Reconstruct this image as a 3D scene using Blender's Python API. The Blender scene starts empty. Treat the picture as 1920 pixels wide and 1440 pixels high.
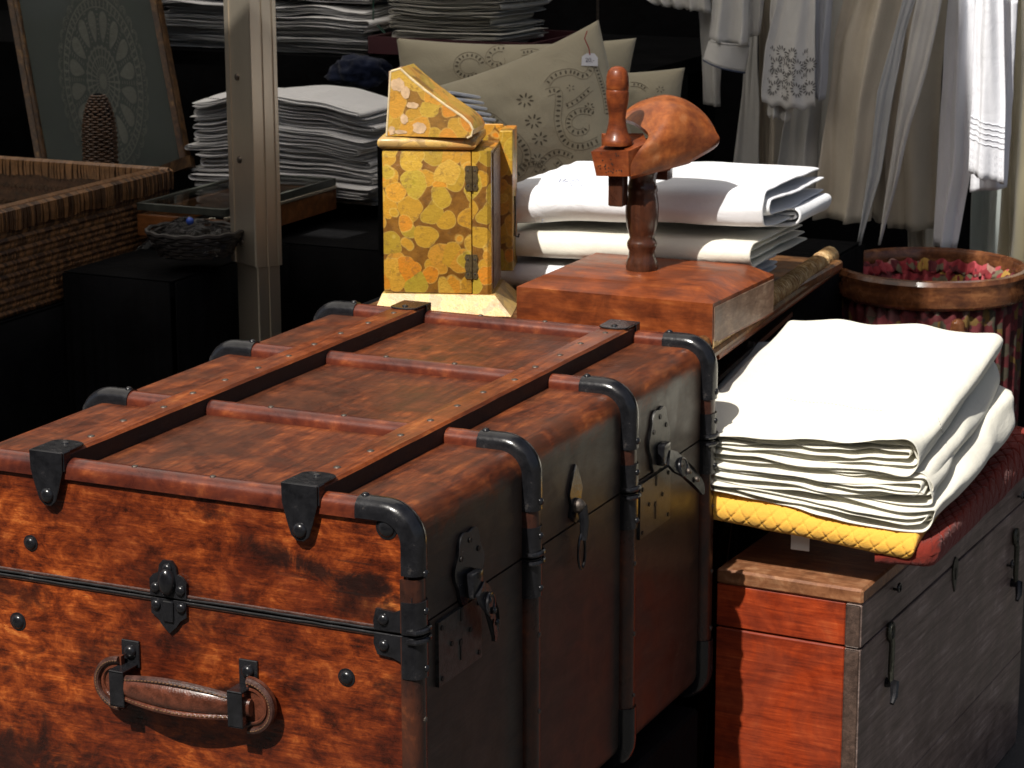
import bpy, bmesh, math, random
from mathutils import Vector, Matrix, noise
from mathutils.bvhtree import BVHTree
S = bpy.context.scene; C = S.collection
PI = math.pi; R = math.radians
# ---------------------------------------------------------------- camera
CP = Vector((1.37577865, -1.9074121, 0.63260519))
FW = Vector((-0.41048113, 0.88108638, -0.23492982)); CR = Vector((0.90676424, 0.42162687, -0.00306441)); CU = Vector((-0.09635272, 0.21428384, 0.9720075))
FP = 4499.44
cam = bpy.data.cameras.new('camera'); camo = bpy.data.objects.new('camera', cam); C.objects.link(camo); S.camera = camo
m = Matrix.Identity(4)
for i in range(3): m[i][0] = CR[i]; m[i][1] = CU[i]; m[i][2] = -FW[i]; m[i][3] = CP[i]
camo.matrix_world = m
cam.sensor_width = 36; cam.lens = FP/1920*36; cam.clip_start = .05; cam.clip_end = 200
cam.dof.use_dof = True; cam.dof.focus_distance = 2.35; cam.dof.aperture_fstop = 26
# ---------------------------------------------------------------- light
w = bpy.data.worlds.new('World'); S.world = w; w.use_nodes = True
nt = w.node_tree; bg = nt.nodes['Background']; sky = nt.nodes.new('ShaderNodeTexSky'); sky.sky_type = 'NISHITA'; sky.sun_disc = False
SD = Vector((.125, 1, -1.25)).normalized()
sky.sun_elevation = math.asin(-SD.z); sky.sun_rotation = math.atan2(-SD.x, -SD.y)
sky.altitude = 200; sky.dust_density = 4.5; sky.ozone_density = .6; nt.links.new(sky.outputs[0], bg.inputs[0]); bg.inputs[1].default_value = .055
sl = bpy.data.lights.new('sun', 'SUN'); sl.energy = 4.6; sl.angle = R(.55); sl.color = (1, .955, .88)
so = bpy.data.objects.new('sun', sl); C.objects.link(so); so.rotation_euler = SD.to_track_quat('-Z', 'Y').to_euler(); so.location = (0, -3, 4)
S.view_settings.view_transform = 'Standard'; S.view_settings.look = 'None'; S.view_settings.exposure = .35; S.view_settings.gamma = 1
S.view_settings.use_curve_mapping = False
S.render.engine = 'CYCLES'; S.cycles.max_bounces = 8

# ---------------------------------------------------------------- helpers
WM = {}
def at(px, py, x=None, y=None, z=None):
    """point of the place seen at a spot of the photograph, on a plane x=, y= or z="""
    d = FW*FP + CR*(px-960) + CU*(720-py)
    i, v = (0, x) if x is not None else (1, y) if y is not None else (2, z)
    return CP + d*((v-CP[i])/d[i])
def meta(o, label=None, cat=None, group=None, kind=None):
    if label: o['label'] = label
    if cat: o['category'] = cat
    if group: o['group'] = group
    if kind: o['kind'] = kind
    return o
def thing(name, label, cat, loc=(0, 0, 0), rz=0, group=None):
    o = bpy.data.objects.new(name, None); C.objects.link(o)
    o.location = loc; o.rotation_euler = (0, 0, rz); o.empty_display_size = .05
    WM[o] = Matrix.Translation(Vector(loc)) @ Matrix.Rotation(rz, 4, 'Z')
    return meta(o, label, cat, group)
def obj(name, bm, mat, parent=None, smooth=True, local=False, M=None, origin=None, ang=35):
    """link a bmesh as one object. verts are in world space unless local (then in the parent's space)"""
    if M is not None: bm.transform(M)
    me = bpy.data.meshes.new(name)
    base = WM[parent] if parent is not None else Matrix.Identity(4)
    bmesh.ops.recalc_face_normals(bm, faces=bm.faces)
    if not local:
        bm.transform(base.inverted())
    if len(bm.verts):
        if origin is None:
            lo = Vector([min(v.co[i] for v in bm.verts) for i in range(3)]); hi = Vector([max(v.co[i] for v in bm.verts) for i in range(3)])
            org = (lo+hi)/2; org.z = lo.z
        else: org = Vector(origin)
    else: org = Vector((0, 0, 0))
    bm.transform(Matrix.Translation(-org))
    if smooth:
        for f in bm.faces: f.smooth = True
    bm.to_mesh(me); bm.free()
    if smooth and ang < 180: me.set_sharp_from_angle(angle=R(ang))
    for mm in (mat if isinstance(mat, (list, tuple)) else [mat]): me.materials.append(mm)
    o = bpy.data.objects.new(name, me); C.objects.link(o); o.location = org
    if parent is not None: o.parent = parent
    WM[o] = base @ Matrix.Translation(org)
    return o
def again(o, parent, loc=None, rot=None, scale=None):
    """a copy of a part sharing its mesh, put at a world place"""
    c = o.copy(); C.objects.link(c); c.parent = parent
    if loc is not None: c.location = WM[parent].inverted() @ Vector(loc) if parent else Vector(loc)
    if rot is not None: c.rotation_euler = rot
    if scale is not None: c.scale = scale
    WM[c] = (WM[parent] if parent else Matrix.Identity(4)) @ Matrix.Translation(c.location)
    return c
def B(): return bmesh.new()
def box(bm, lo, hi, bev=0, seg=1, M=None):
    r = bmesh.ops.create_cube(bm, size=1)['verts']
    lo = Vector(lo); hi = Vector(hi)
    for v in r: v.co = Vector([lo[i] + (v.co[i]+.5)*(hi[i]-lo[i]) for i in range(3)])
    if bev:
        es = list({e for v in r for e in v.link_edges})
        q = bmesh.ops.bevel(bm, geom=es, offset=bev, segments=seg, affect='EDGES', profile=.5)
        r = list({v for f in q['faces'] for v in f.verts} | {v for v in r if v.is_valid})
    if M is not None:
        for v in r: v.co = M @ v.co
    return r
def hexa(bm, pts):
    """8 points: bottom 4, top 4"""
    v = [bm.verts.new(p) for p in pts]
    for f in ((0, 3, 2, 1), (4, 5, 6, 7), (0, 1, 5, 4), (1, 2, 6, 5), (2, 3, 7, 6), (3, 0, 4, 7)): bm.faces.new([v[i] for i in f])
    return v
def tube(bm, pts, rad, n=8, closed=False, caps=True, sq=(1, 1), up=None):
    pts = [Vector(p) for p in pts]; rings = []; N = len(pts)
    prev = None
    for i, p in enumerate(pts):
        a = pts[(i-1) % N] if (closed or i) else p; b = pts[(i+1) % N] if (closed or i < N-1) else p
        t = (b-a).normalized()
        if up is not None: nrm = Vector(up); nrm = (nrm - t*nrm.dot(t)).normalized()
        elif prev is None:
            nrm = t.orthogonal().normalized()
        else:
            nrm = (prev - t*prev.dot(t)).normalized()
        prev = nrm; bn = t.cross(nrm)
        rr = rad[i] if isinstance(rad, (list, tuple)) else rad
        rings.append([bm.verts.new(p + nrm*math.cos(2*PI*k/n)*rr*sq[0] + bn*math.sin(2*PI*k/n)*rr*sq[1]) for k in range(n)])
    for i in range(N if closed else N-1):
        A = rings[i]; D = rings[(i+1) % N]
        for k in range(n): bm.faces.new((A[k], A[(k+1) % n], D[(k+1) % n], D[k]))
    if caps and not closed:
        bm.faces.new(rings[0][::-1]); bm.faces.new(rings[-1])
    return rings
def lathe(bm, prof, c=(0, 0, 0), n=32, M=None, cap=True):
    rings = []
    for r, z in prof:
        rings.append([bm.verts.new(Vector(c) + Vector((r*math.cos(2*PI*k/n), r*math.sin(2*PI*k/n), z))) for k in range(n)])
    for a, b in zip(rings, rings[1:]):
        for k in range(n): bm.faces.new((a[k], a[(k+1) % n], b[(k+1) % n], b[k]))
    if cap:
        bm.faces.new(rings[0][::-1]); bm.faces.new(rings[-1])
    if M is not None:
        for g in rings:
            for v in g: v.co = M @ v.co
def prism(bm, poly, d, fn):
    """extrude polygon (2D) from depth 0 to d; fn(u,v,w)->point"""
    a = [bm.verts.new(fn(u, v, 0)) for u, v in poly]; b = [bm.verts.new(fn(u, v, d)) for u, v in poly]
    bm.faces.new(a[::-1]); bm.faces.new(b); n = len(poly)
    for k in range(n): bm.faces.new((a[k], a[(k+1) % n], b[(k+1) % n], b[k]))
    return a+b
def grid(bm, nu, nv, fn, flip=False):
    g = [[bm.verts.new(fn(i/(nu-1), j/(nv-1))) for j in range(nv)] for i in range(nu)]
    for i in range(nu-1):
        for j in range(nv-1): bm.faces.new((g[i][j], g[i+1][j], g[i+1][j+1], g[i][j+1]))
    return g
def bevel(bm, w, seg=2, ang=30):
    es = [e for e in bm.edges if len(e.link_faces) == 2 and e.calc_face_angle(0) > R(ang)]
    bmesh.ops.bevel(bm, geom=es, offset=w, segments=seg, affect='EDGES', profile=.5)
def solid(o, t, off=0):
    md = o.modifiers.new('thickness', 'SOLIDIFY'); md.thickness = t; md.offset = off; md.use_even_offset = False
    return o
def dome(bm, r, h, n=12, k=4):
    """rivet head along +Z"""
    prof = [(r*math.cos(a*PI/2/k), h*math.sin(a*PI/2/k)) for a in range(k)] + [(r*.05, h)]
    lathe(bm, [(r, -.001)] + prof, n=n)
def nz(p, s, seed=0): return noise.noise(Vector((p[0]*s+seed*7.3, p[1]*s-seed*3.1, p[2]*s+seed*1.7)))

# ---------------------------------------------------------------- materials
def mat(name):
    mt = bpy.data.materials.new(name); mt.use_nodes = True; t = mt.node_tree
    return mt, t, t.nodes['Principled BSDF']
def ND(t, kind, **k):
    n = t.nodes.new('ShaderNode'+kind)
    for a, v in k.items():
        if a.startswith('i_'):
            n.inputs[a[2:].replace('_', ' ')].default_value = v
        else: setattr(n, a, v)
    return n
def ramp(t, fac, stops, interp='LINEAR'):
    r = t.nodes.new('ShaderNodeValToRGB'); e = r.color_ramp.elements; r.color_ramp.interpolation = interp
    while len(e) > 1: e.remove(e[-1])
    e[0].position = stops[0][0]; c = stops[0][1]; e[0].color = (*c, 1) if len(c) == 3 else c
    for p, c in stops[1:]:
        x = e.new(p); x.color = (*c, 1)
    t.links.new(fac, r.inputs[0]); return r.outputs[0]
def mapped(t, scale, rot=(0, 0, 0), loc=(0, 0, 0), src=None):
    if src is None: src = ND(t, 'TexCoord').outputs['Object']
    mp = ND(t, 'Mapping'); mp.inputs['Scale'].default_value = scale; mp.inputs['Rotation'].default_value = rot; mp.inputs['Location'].default_value = loc
    t.links.new(src, mp.inputs[0]); return mp.outputs[0]
def nse(t, vec, sc, det=5, rough=.55, dist=0):
    n = ND(t, 'TexNoise', i_Scale=sc, i_Detail=det, i_Roughness=rough, i_Distortion=dist); t.links.new(vec, n.inputs['Vector']); return n.outputs[0]
def mixc(t, fac, a, b, mode='MIX'):
    n = ND(t, 'Mix', data_type='RGBA', blend_type=mode)
    if isinstance(fac, float): n.inputs[0].default_value = fac
    else: t.links.new(fac, n.inputs[0])
    for i, v in ((6, a), (7, b)):
        if isinstance(v, tuple): n.inputs[i].default_value = (*v, 1)
        else: t.links.new(v, n.inputs[i])
    return n.outputs[2]
def math_(t, op, a, b=0.0, clamp=False):
    n = ND(t, 'Math', operation=op, use_clamp=clamp)
    for i, v in ((0, a), (1, b)):
        if isinstance(v, (int, float)): n.inputs[i].default_value = v
        else: t.links.new(v, n.inputs[i])
    return n.outputs[0]
def bump(t, p, h, strength=.3, dist=.001):
    b = ND(t, 'Bump'); b.inputs['Strength'].default_value = strength; b.inputs['Distance'].default_value = dist
    t.links.new(h, b.inputs['Height']); t.links.new(b.outputs[0], p.inputs['Normal'])
def wood(name, cols, grain=(60, 6, 60), patch=9, rough=(.3, .55), coat=.3, patches=.6, dark=(.012, .006, .004), bmp=.35, edge=None, rot=(0, 0, 0), fine=1.0):
    """grain = scale of the streak noise along x, y, z (small along the grain)"""
    mt, t, p = mat(name); base = ND(t, 'TexCoord').outputs['Object']
    v = mapped(t, grain, rot, src=base); st = nse(t, v, 1, 8, .62, .8)
    v3 = mapped(t, tuple(g*4*fine for g in grain), rot, src=base); fn = nse(t, v3, 1, 4, .6)
    pt = nse(t, base, patch, 7, .62, 1.2); p2 = nse(t, base, patch*3.1, 5, .65, .6)
    a = math_(t, 'ADD', math_(t, 'MULTIPLY', st, .5), math_(t, 'MULTIPLY', p2, .5))
    a = math_(t, 'ADD', math_(t, 'MULTIPLY', a, .8), math_(t, 'MULTIPLY', fn, .2))
    c = ramp(t, a, [(.34+.32*i/(len(cols)-1), cc) for i, cc in enumerate(cols)])
    msk = ramp(t, pt, [(.38, (1, 1, 1)), (.56, (0, 0, 0))])
    c = mixc(t, math_(t, 'MULTIPLY', msk, patches), c, dark)
    t.links.new(c, p.inputs['Base Color'])
    rr = ND(t, 'MapRange'); t.links.new(p2, rr.inputs[0]); rr.inputs[1].default_value = .35; rr.inputs[2].default_value = .65
    rr.inputs[3].default_value = rough[0]; rr.inputs[4].default_value = rough[1]; t.links.new(rr.outputs[0], p.inputs['Roughness'])
    p.inputs['Coat Weight'].default_value = coat; p.inputs['Coat Roughness'].default_value = .16; p.inputs['Specular IOR Level'].default_value = .25
    hh = math_(t, 'ADD', math_(t, 'MULTIPLY', st, .6), math_(t, 'MULTIPLY', fn, .6)); bump(t, p, hh, bmp, .0012)
    return mt
def plain(name, col, rough=.6, metal=0, var=.25, sc=40, bmp=.15, coat=0, spec=.5, bd=.001):
    mt, t, p = mat(name); base = ND(t, 'TexCoord').outputs['Object']; n = nse(t, base, sc, 6, .6)
    lo = tuple(c*(1-var) for c in col); hi = tuple(min(1, c*(1+var)) for c in col)
    t.links.new(ramp(t, n, [(.3, lo), (.7, hi)]), p.inputs['Base Color'])
    p.inputs['Metallic'].default_value = metal; p.inputs['Specular IOR Level'].default_value = spec
    rr = ND(t, 'MapRange'); t.links.new(n, rr.inputs[0]); rr.inputs[1].default_value = .3; rr.inputs[2].default_value = .7
    rr.inputs[3].default_value = rough*.85; rr.inputs[4].default_value = min(1, rough*1.15); t.links.new(rr.outputs[0], p.inputs['Roughness'])
    p.inputs['Coat Weight'].default_value = coat; p.inputs['Coat Roughness'].default_value = .2
    bump(t, p, nse(t, base, sc*6, 3), bmp, bd); return mt
def cloth(name, col, weave=900, wr=25, var=.06, bmp=.5, rough=.9, stain=None):
    mt, t, p = mat(name); base = ND(t, 'TexCoord').outputs['Object']
    n = nse(t, base, 7, 6, .6, .5)
    hi = col; lo = tuple(c*(1-var*2) for c in (stain or col))
    t.links.new(ramp(t, n, [(.35, lo), (.6, hi)]), p.inputs['Base Color']); p.inputs['Roughness'].default_value = rough
    p.inputs['Specular IOR Level'].default_value = .2; p.inputs['Sheen Weight'].default_value = .15
    wv = ND(t, 'TexNoise', i_Scale=weave, i_Detail=2); t.links.new(mapped(t, (1, .25, 1), src=base), wv.inputs['Vector'])
    cr = nse(t, base, wr, 5, .55, 1.0)
    h = math_(t, 'ADD', math_(t, 'MULTIPLY', wv.outputs[0], .12), cr); bump(t, p, h, bmp, .004); return mt
# ---------------------------------------------------------------- material set
def burnt():
    mt, t, p = mat('burnt_orange_veneer'); b = ND(t, 'TexCoord').outputs['Object']
    big = nse(t, b, 5.5, 5, .62, .8); mid = nse(t, mapped(t, (22, 22, 34), rot=(0, R(10), 0), src=b), 1, 14, .74, .35)
    fib = nse(t, mapped(t, (30, 60, 330), rot=(0, R(14), 0), src=b), 1, 5, .65, .6); fib2 = nse(t, mapped(t, (330, 60, 40), rot=(0, R(-20), 0), src=b), 1, 3, .6)
    a = math_(t, 'ADD', math_(t, 'MULTIPLY', big, .30), math_(t, 'MULTIPLY', mid, .50)); a = math_(t, 'ADD', a, math_(t, 'ADD', math_(t, 'MULTIPLY', fib, .12), math_(t, 'MULTIPLY', nse(t, b, 150, 4, .7), .08)))
    a = math_(t, 'ADD', math_(t, 'MULTIPLY', mid, .70), math_(t, 'ADD', math_(t, 'MULTIPLY', fib, .22), math_(t, 'MULTIPLY', nse(t, b, 150, 4, .7), .08)))
    c_or = ramp(t, a, [(.38, (.022, .006, .003)), (.44, (.085, .014, .004)), (.50, (.19, .033, .006)), (.56, (.36, .075, .012)), (.64, (.66, .22, .045))])
    c_rd = ramp(t, a, [(.38, (.016, .005, .003)), (.46, (.05, .009, .004)), (.53, (.10, .016, .0045)), (.60, (.17, .030, .007)), (.68, (.30, .065, .012))])
    c = mixc(t, ramp(t, big, [(.38, (0, 0, 0)), (.66, (1, 1, 1))]), c_rd, c_or)
    blk = nse(t, mapped(t, (7, 7, 16), rot=(0, R(-16), 0), src=b), 1, 9, .68, .6)
    c = mixc(t, ramp(t, blk, [(.31, (.92, .92, .92)), (.43, (0, 0, 0))]), c, (.010, .005, .004))
    geo_ = ND(t, 'NewGeometry').outputs['Position']; edge_n = nse(t, b, 24, 8, .7, 1.0)
    for (sx_, sz_, rx_, rz_, an_, amt) in ((.285, -.078, .085, .016, -12, .9), (-.05, -.36, .16, .07, -14, .85), (.17, -.345, .09, .028, -10, .8), (.12, -.135, .06, .05, 0, .45), (.33, -.105, .05, .03, -20, .7), (.05, -.205, .05, .03, 0, .5), (-.09, -.15, .08, .018, -8, .7)):
        vm = ND(t, 'Mapping', vector_type='TEXTURE'); vm.inputs['Location'].default_value = (sx_, 0, sz_); vm.inputs['Rotation'].default_value = (0, R(-an_), 0); vm.inputs['Scale'].default_value = (rx_, 9, rz_); t.links.new(geo_, vm.inputs[0])
        ln_ = ND(t, 'VectorMath', operation='LENGTH'); t.links.new(vm.outputs[0], ln_.inputs[0])
        k_ = math_(t, 'ADD', ln_.outputs['Value'], math_(t, 'MULTIPLY', math_(t, 'SUBTRACT', edge_n, .5), 3.2))
        c = mixc(t, ramp(t, k_, [(.45, (amt,)*3), (1.0, (0, 0, 0))]), c, (.012, .005, .004))
    scr = nse(t, mapped(t, (16, 60, 200), rot=(0, R(28), 0), src=b), 1, 2, .5); scr2 = nse(t, b, 7, 3); wht = nse(t, mapped(t, (70, 60, 260), rot=(0, R(18), 0), src=b), 1, 3, .6)
    sm = math_(t, 'MULTIPLY', ramp(t, scr, [(.66, (0, 0, 0)), (.70, (1, 1, 1))]), ramp(t, scr2, [(.5, (0, 0, 0)), (.6, (.6, .6, .6))]))
    c = mixc(t, sm, c, (.012, .007, .006)); t.links.new(c, p.inputs['Base Color'])
    rr = ND(t, 'MapRange'); t.links.new(mid, rr.inputs[0]); rr.inputs[1].default_value = .35; rr.inputs[2].default_value = .65; rr.inputs[3].default_value = .22; rr.inputs[4].default_value = .48
    t.links.new(rr.outputs[0], p.inputs['Roughness']); p.inputs['Coat Weight'].default_value = .12; p.inputs['Coat Roughness'].default_value = .15; p.inputs['Specular IOR Level'].default_value = .3
    bump(t, p, math_(t, 'ADD', math_(t, 'MULTIPLY', mid, 1.2), math_(t, 'MULTIPLY', fib, .6)), .55, .0016); return mt
W_FRONT = burnt()
W_TOP = wood('red_brown_lid_wood', [(.05, .016, .01), (.12, .032, .014), (.2, .055, .02), (.3, .095, .034)], (60, 8, 60), 8, (.36, .55), .15, .55, (.04, .017, .012), .4)
W_SIDE = wood('dark_side_wood', [(.03, .02, .016), (.055, .033, .025), (.085, .045, .03), (.11, .052, .03)], (40, 14, 14), 6, (.3, .48), .25, .5, (.03, .019, .015), .4)
W_SLAT = wood('worn_slat_wood', [(.04, .010, .004), (.12, .026, .008), (.24, .058, .014), (.42, .14, .036)], (90, 7, 90), 7, (.32, .5), .25, .55, (.045, .014, .008), .45)
W_SIDEBAR = wood('dark_side_bar_wood', [(.014, .008, .006), (.035, .014, .01), (.07, .022, .011), (.2, .055, .018)], (30, 30, 12), 11, (.25, .42), .3, .6, (.02, .010, .008), .35)
W_BAR = wood('polished_hoop_wood', [(.022, .008, .006), (.06, .013, .008), (.13, .026, .01), (.32, .085, .024)], (9, 90, 20), 11, (.25, .42), .4, .55, (.045, .014, .012), .35)
def black_paint():
    mt, t, p = mat('worn_black_iron'); b = ND(t, 'TexCoord').outputs['Object']
    n = nse(t, b, 60, 7, .65); t.links.new(ramp(t, n, [(.35, (.006, .006, .007)), (.62, (.013, .013, .015)), (.74, (.06, .052, .048))]), p.inputs['Base Color'])
    p.inputs['Metallic'].default_value = 0; rr = ND(t, 'MapRange'); t.links.new(n, rr.inputs[0]); rr.inputs[1].default_value = .3; rr.inputs[2].default_value = .7; rr.inputs[3].default_value = .14; rr.inputs[4].default_value = .30; t.links.new(rr.outputs[0], p.inputs['Roughness'])
    p.inputs['Coat Weight'].default_value = 0; p.inputs['Specular IOR Level'].default_value = .45
    bump(t, p, nse(t, b, 160, 4), .22, .0012); return mt
IRON = black_paint()
STEEL = plain('dull_rivet_steel', (.11, .09, .075), .4, .7, .5, 300, .3)
LEATHER = plain('brown_leather', (.085, .024, .012), .34, 0, .6, 90, .6, .25)
LEATHER_D = plain('dark_leather_edge', (.05, .02, .014), .45, 0, .6, 120, .6, .2)
STITCH = plain('waxed_thread', (.16, .08, .035), .7, 0, .3, 400, .3)
CRACK = plain('dark_gap_wood', (.012, .008, .006), .6, 0, .4, 60, .3)
TIN = plain('greyed_lock_metal', (.06, .058, .055), .38, .6, .6, 130, .5)

# ---------------------------------------------------------------- setting
def floor():
    mt, t, p = mat('grey_paving'); b = ND(t, 'TexCoord').outputs['Object']
    n = nse(t, b, 9, 8, .65); n2 = nse(t, b, 240, 3, .6)
    t.links.new(ramp(t, math_(t, 'ADD', math_(t, 'MULTIPLY', n, .5), math_(t, 'MULTIPLY', n2, .5)), [(.35, (.05, .047, .043)), (.6, (.09, .085, .078)), (.72, (.17, .16, .15))]), p.inputs['Base Color'])
    p.inputs['Roughness'].default_value = .85; bump(t, p, n2, .5, .003)
    bm = B(); grid(bm, 24, 24, lambda u, v: Vector((-30+60*u, -30+60*v, -.77)))
    meta(obj('ground', bm, mt, smooth=False), kind='structure')
floor()
BLACK = plain('black_backcloth', (.0055, .0055, .006), .95, 0, .4, 12, .5, spec=.03, bd=.004)
def drape_sheet(name, p0, p1, z0, z1, amp, fr, mt, n=90, m=14, seed=0, kind='structure', **k):
    p0 = Vector((*p0, 0)); p1 = Vector((*p1, 0)); d = (p1-p0).normalized(); nn = Vector((-d.y, d.x, 0))
    bm = B()
    def fn(u, v):
        a = amp*(math.sin(u*fr*2*PI + 1.5*nz((u*4, 0, 0), 1, seed)) + .6*nz((u*fr*1.3, v*1.5, seed), 1)) * (1-.3*v)
        q = p0.lerp(p1, u) + nn*a; return Vector((q.x, q.y, z0+(z1-z0)*v))
    grid(bm, n, m, fn)
    o = obj(name, bm, mt, ang=180, **k); solid(o, .002)
    if kind: meta(o, kind=kind)
    return o
drape_sheet('back_wall', (-4.2, 2.75), (2.6, 2.75), -.76, 1.62, .02, 14, BLACK)
drape_sheet('side_wall', (-2.6, .6), (-2.6, 2.7), -.76, 1.62, .02, 6, BLACK)

# unseen house added behind the viewer: it keeps the low sky off the fronts of things
HW_ = plain('sky_block_plaster', (.16, .13, .10), .9, 0, .2, 2, .4, bd=.01)
hs_ = thing('sky_block_house', 'unseen plastered house added behind the viewer to hold back low sky', 'house', (0, -5.2, -.77))
bm = B(); box(bm, (-9, -8, -.768), (4.5, -5.2, 3.9)); obj('sky_block_wall', bm, HW_, hs_, smooth=False)
for wx in (-7, -4.5, -2, .5, 3):
    for wz in (.3, 2.7):
        bm = B(); box(bm, (wx-.5, -5.2, wz), (wx+.5, -5.14, wz+1.3)); wf = obj('sky_block_window', bm, HW_, hs_, smooth=False); bm = B(); box(bm, (wx-.42, -5.145, wz+.08), (wx+.42, -5.13, wz+1.22)); obj('pane', bm, BLACK, wf, smooth=False)
# stall canopy (above the picture): two unseen awnings, outlined to throw the shade at the back
def canvas():
    mt, t, p = mat('unseen_awning_canvas'); b = ND(t, 'TexCoord').outputs['Object']; p.inputs['Base Color'].default_value = (.5, .48, .44, 1); p.inputs['Roughness'].default_value = .9; p.inputs['Specular IOR Level'].default_value = .1
    tr_ = ND(t, 'BsdfTranslucent'); tr_.inputs['Color'].default_value = (.72, .69, .64, 1); mx = ND(t, 'MixShader'); mx.inputs[0].default_value = .8  # translucent so sunlight through it brightens the stall inside
    t.links.new(p.outputs[0], mx.inputs[1]); t.links.new(tr_.outputs[0], mx.inputs[2]); t.links.new(mx.outputs[0], t.nodes['Material Output'].inputs['Surface'])
    bump(t, p, nse(t, b, 8, 4), .3, .01); return mt
CANVAS = canvas()
def canopy(label, x0, x1, y0, y1, z=1.6, gl='unseen canvas awnings shading the stall'):
    t = thing('awning', label, 'awning', ((x0+x1)/2, y0, z), group=gl)
    bm = B(); grid(bm, 30, 20, lambda u, v: Vector((x0+(x1-x0)*u, y0+(y1-y0)*v, z + .0 + .01*math.sin(u*25)*math.sin(v*PI))))
    obj('unseen_canvas', bm, CANVAS, t, ang=180)
    for xx in (x0+.02, x1-.02):
        bm = B(); tube(bm, [(xx, y0+.02, z-.03), (xx, y1, z-.03)], .018, 10); obj('rail', bm, STEEL, t)
ZC = 1.6; AY = ZC/1.25
canopy('unseen canvas awning shaping the shade over the rear of the stall', -2.6, .272, 1.47-AY, 3.2, ZC)
canopy('unseen canvas awning shaping the shade over the left front of the stall', -2.6, -.40, .30-AY, 1.38-AY, ZC+.03)

# ---------------------------------------------------------------- TRUNK
TX0, TX1, TY, TZB = -.17, .395, .794, -.472; RC = .04; XM = (TX0+TX1)/2
trunk = thing('steamer_trunk', 'large red-brown steamer trunk with black iron corners and a leather handle in front', 'trunk', (XM, 0, TZB))
def outline(s, off=0, r=RC):
    """point and normal on the hoop outline; s=0 in the middle of the upper right corner, + runs down the side"""
    arc = PI/4*r
    cx, cz = TX1-r, -r
    if s < -arc:
        x = cx + (s+arc); return Vector((x, 0, off)), Vector((0, 0, 1))
    if s <= arc:
        a = PI/4 - s/r; n = Vector((math.cos(a), 0, math.sin(a))); return Vector((cx, 0, cz)) + n*(r+off), n
    side = -cz*0 + (-TZB-2*r)
    s2 = s-arc
    if s2 <= side: return Vector((TX1+off, 0, cz-s2)), Vector((1, 0, 0))
    a = -(s2-side)/r
    if a > -PI/2:
        n = Vector((math.cos(a), 0, math.sin(a))); return Vector((cx, 0, TZB+r)) + n*(r+off), n
    return Vector((cx-(s2-side-PI/2*r), 0, TZB-off)), Vector((0, 0, -1))
def s_top(x): return -(PI/4*RC) - (TX1-RC-x)
def s_side(z): return PI/4*RC + (-RC-z)
def hoop(bm, y, s0, s1, hw=.0115, h=.013, lift=0, mirror=False, n=11, step=.007, taper=0):
    k = max(2, int(abs(s1-s0)/step)+1); rings = []
    for i in range(k):
        s = s0+(s1-s0)*i/(k-1); P, N = outline(s, lift)
        ring = []
        for j in range(n):
            a = PI*j/(n-1); dy = hw*math.cos(a); dn = -h + (h)*math.sin(a)**.8
            q = P + N*dn + Vector((0, y+dy, 0))
            if mirror: q.x = 2*XM - q.x
            ring.append(bm.verts.new(q))
        for dy in (-hw, hw):
            q = P - N*(h+.006) + Vector((0, y+dy, 0))
            if mirror: q.x = 2*XM-q.x
            ring.append(bm.verts.new(q))
        rings.append(ring)
    m_ = n+2
    for a, b in zip(rings, rings[1:]):
        for j in range(m_): bm.faces.new((a[j], a[(j+1) % m_], b[(j+1) % m_], b[j]))
    bm.faces.new(rings[0][::-1]); bm.faces.new(rings[-1])
IN = .0150; ZCR = -.129
def section(top):
    pts = []; r = RC-IN
    xs0, xs1 = TX0+IN, TX1-IN
    if top:
        pts.append((xs1, ZCR+.0012))
        pts += [(xs1-r+r*math.cos(a), -IN-r+r*math.sin(a)) for a in [PI/2*k/8 for k in range(9)]]
        pts += [(xs0+r+r*math.cos(a), -IN-r+r*math.sin(a)) for a in [PI/2+PI/2*k/8 for k in range(9)]]
        pts.append((xs0, ZCR+.0012))
    else:
        zb = TZB+IN
        pts.append((xs0, ZCR-.0012))
        pts += [(xs0+r+r*math.cos(a), zb+r+r*math.sin(a)) for a in [PI+PI/2*k/8 for k in range(9)]]
        pts += [(xs1-r+r*math.cos(a), zb+r+r*math.sin(a)) for a in [1.5*PI+PI/2*k/8 for k in range(9)]]
        pts.append((xs1, ZCR-.0012))
    return pts
def shell(nm, top):
    pts = section(top); bm = B(); L0, L1 = .0, TY; ns = 20
    rings = [[bm.verts.new((x, L0+(L1-L0)*j/ns, z)) for x, z in pts] for j in range(ns+1)]
    n = len(pts)
    for a, b in zip(rings, rings[1:]):
        for k in range(n): bm.faces.new((a[k], a[(k+1) % n], b[(k+1) % n], b[k]))
    bm.faces.new(rings[0][::-1]); bm.faces.new(rings[-1])
    return obj(nm, bm, W_SHELL, trunk, local=False)
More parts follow.
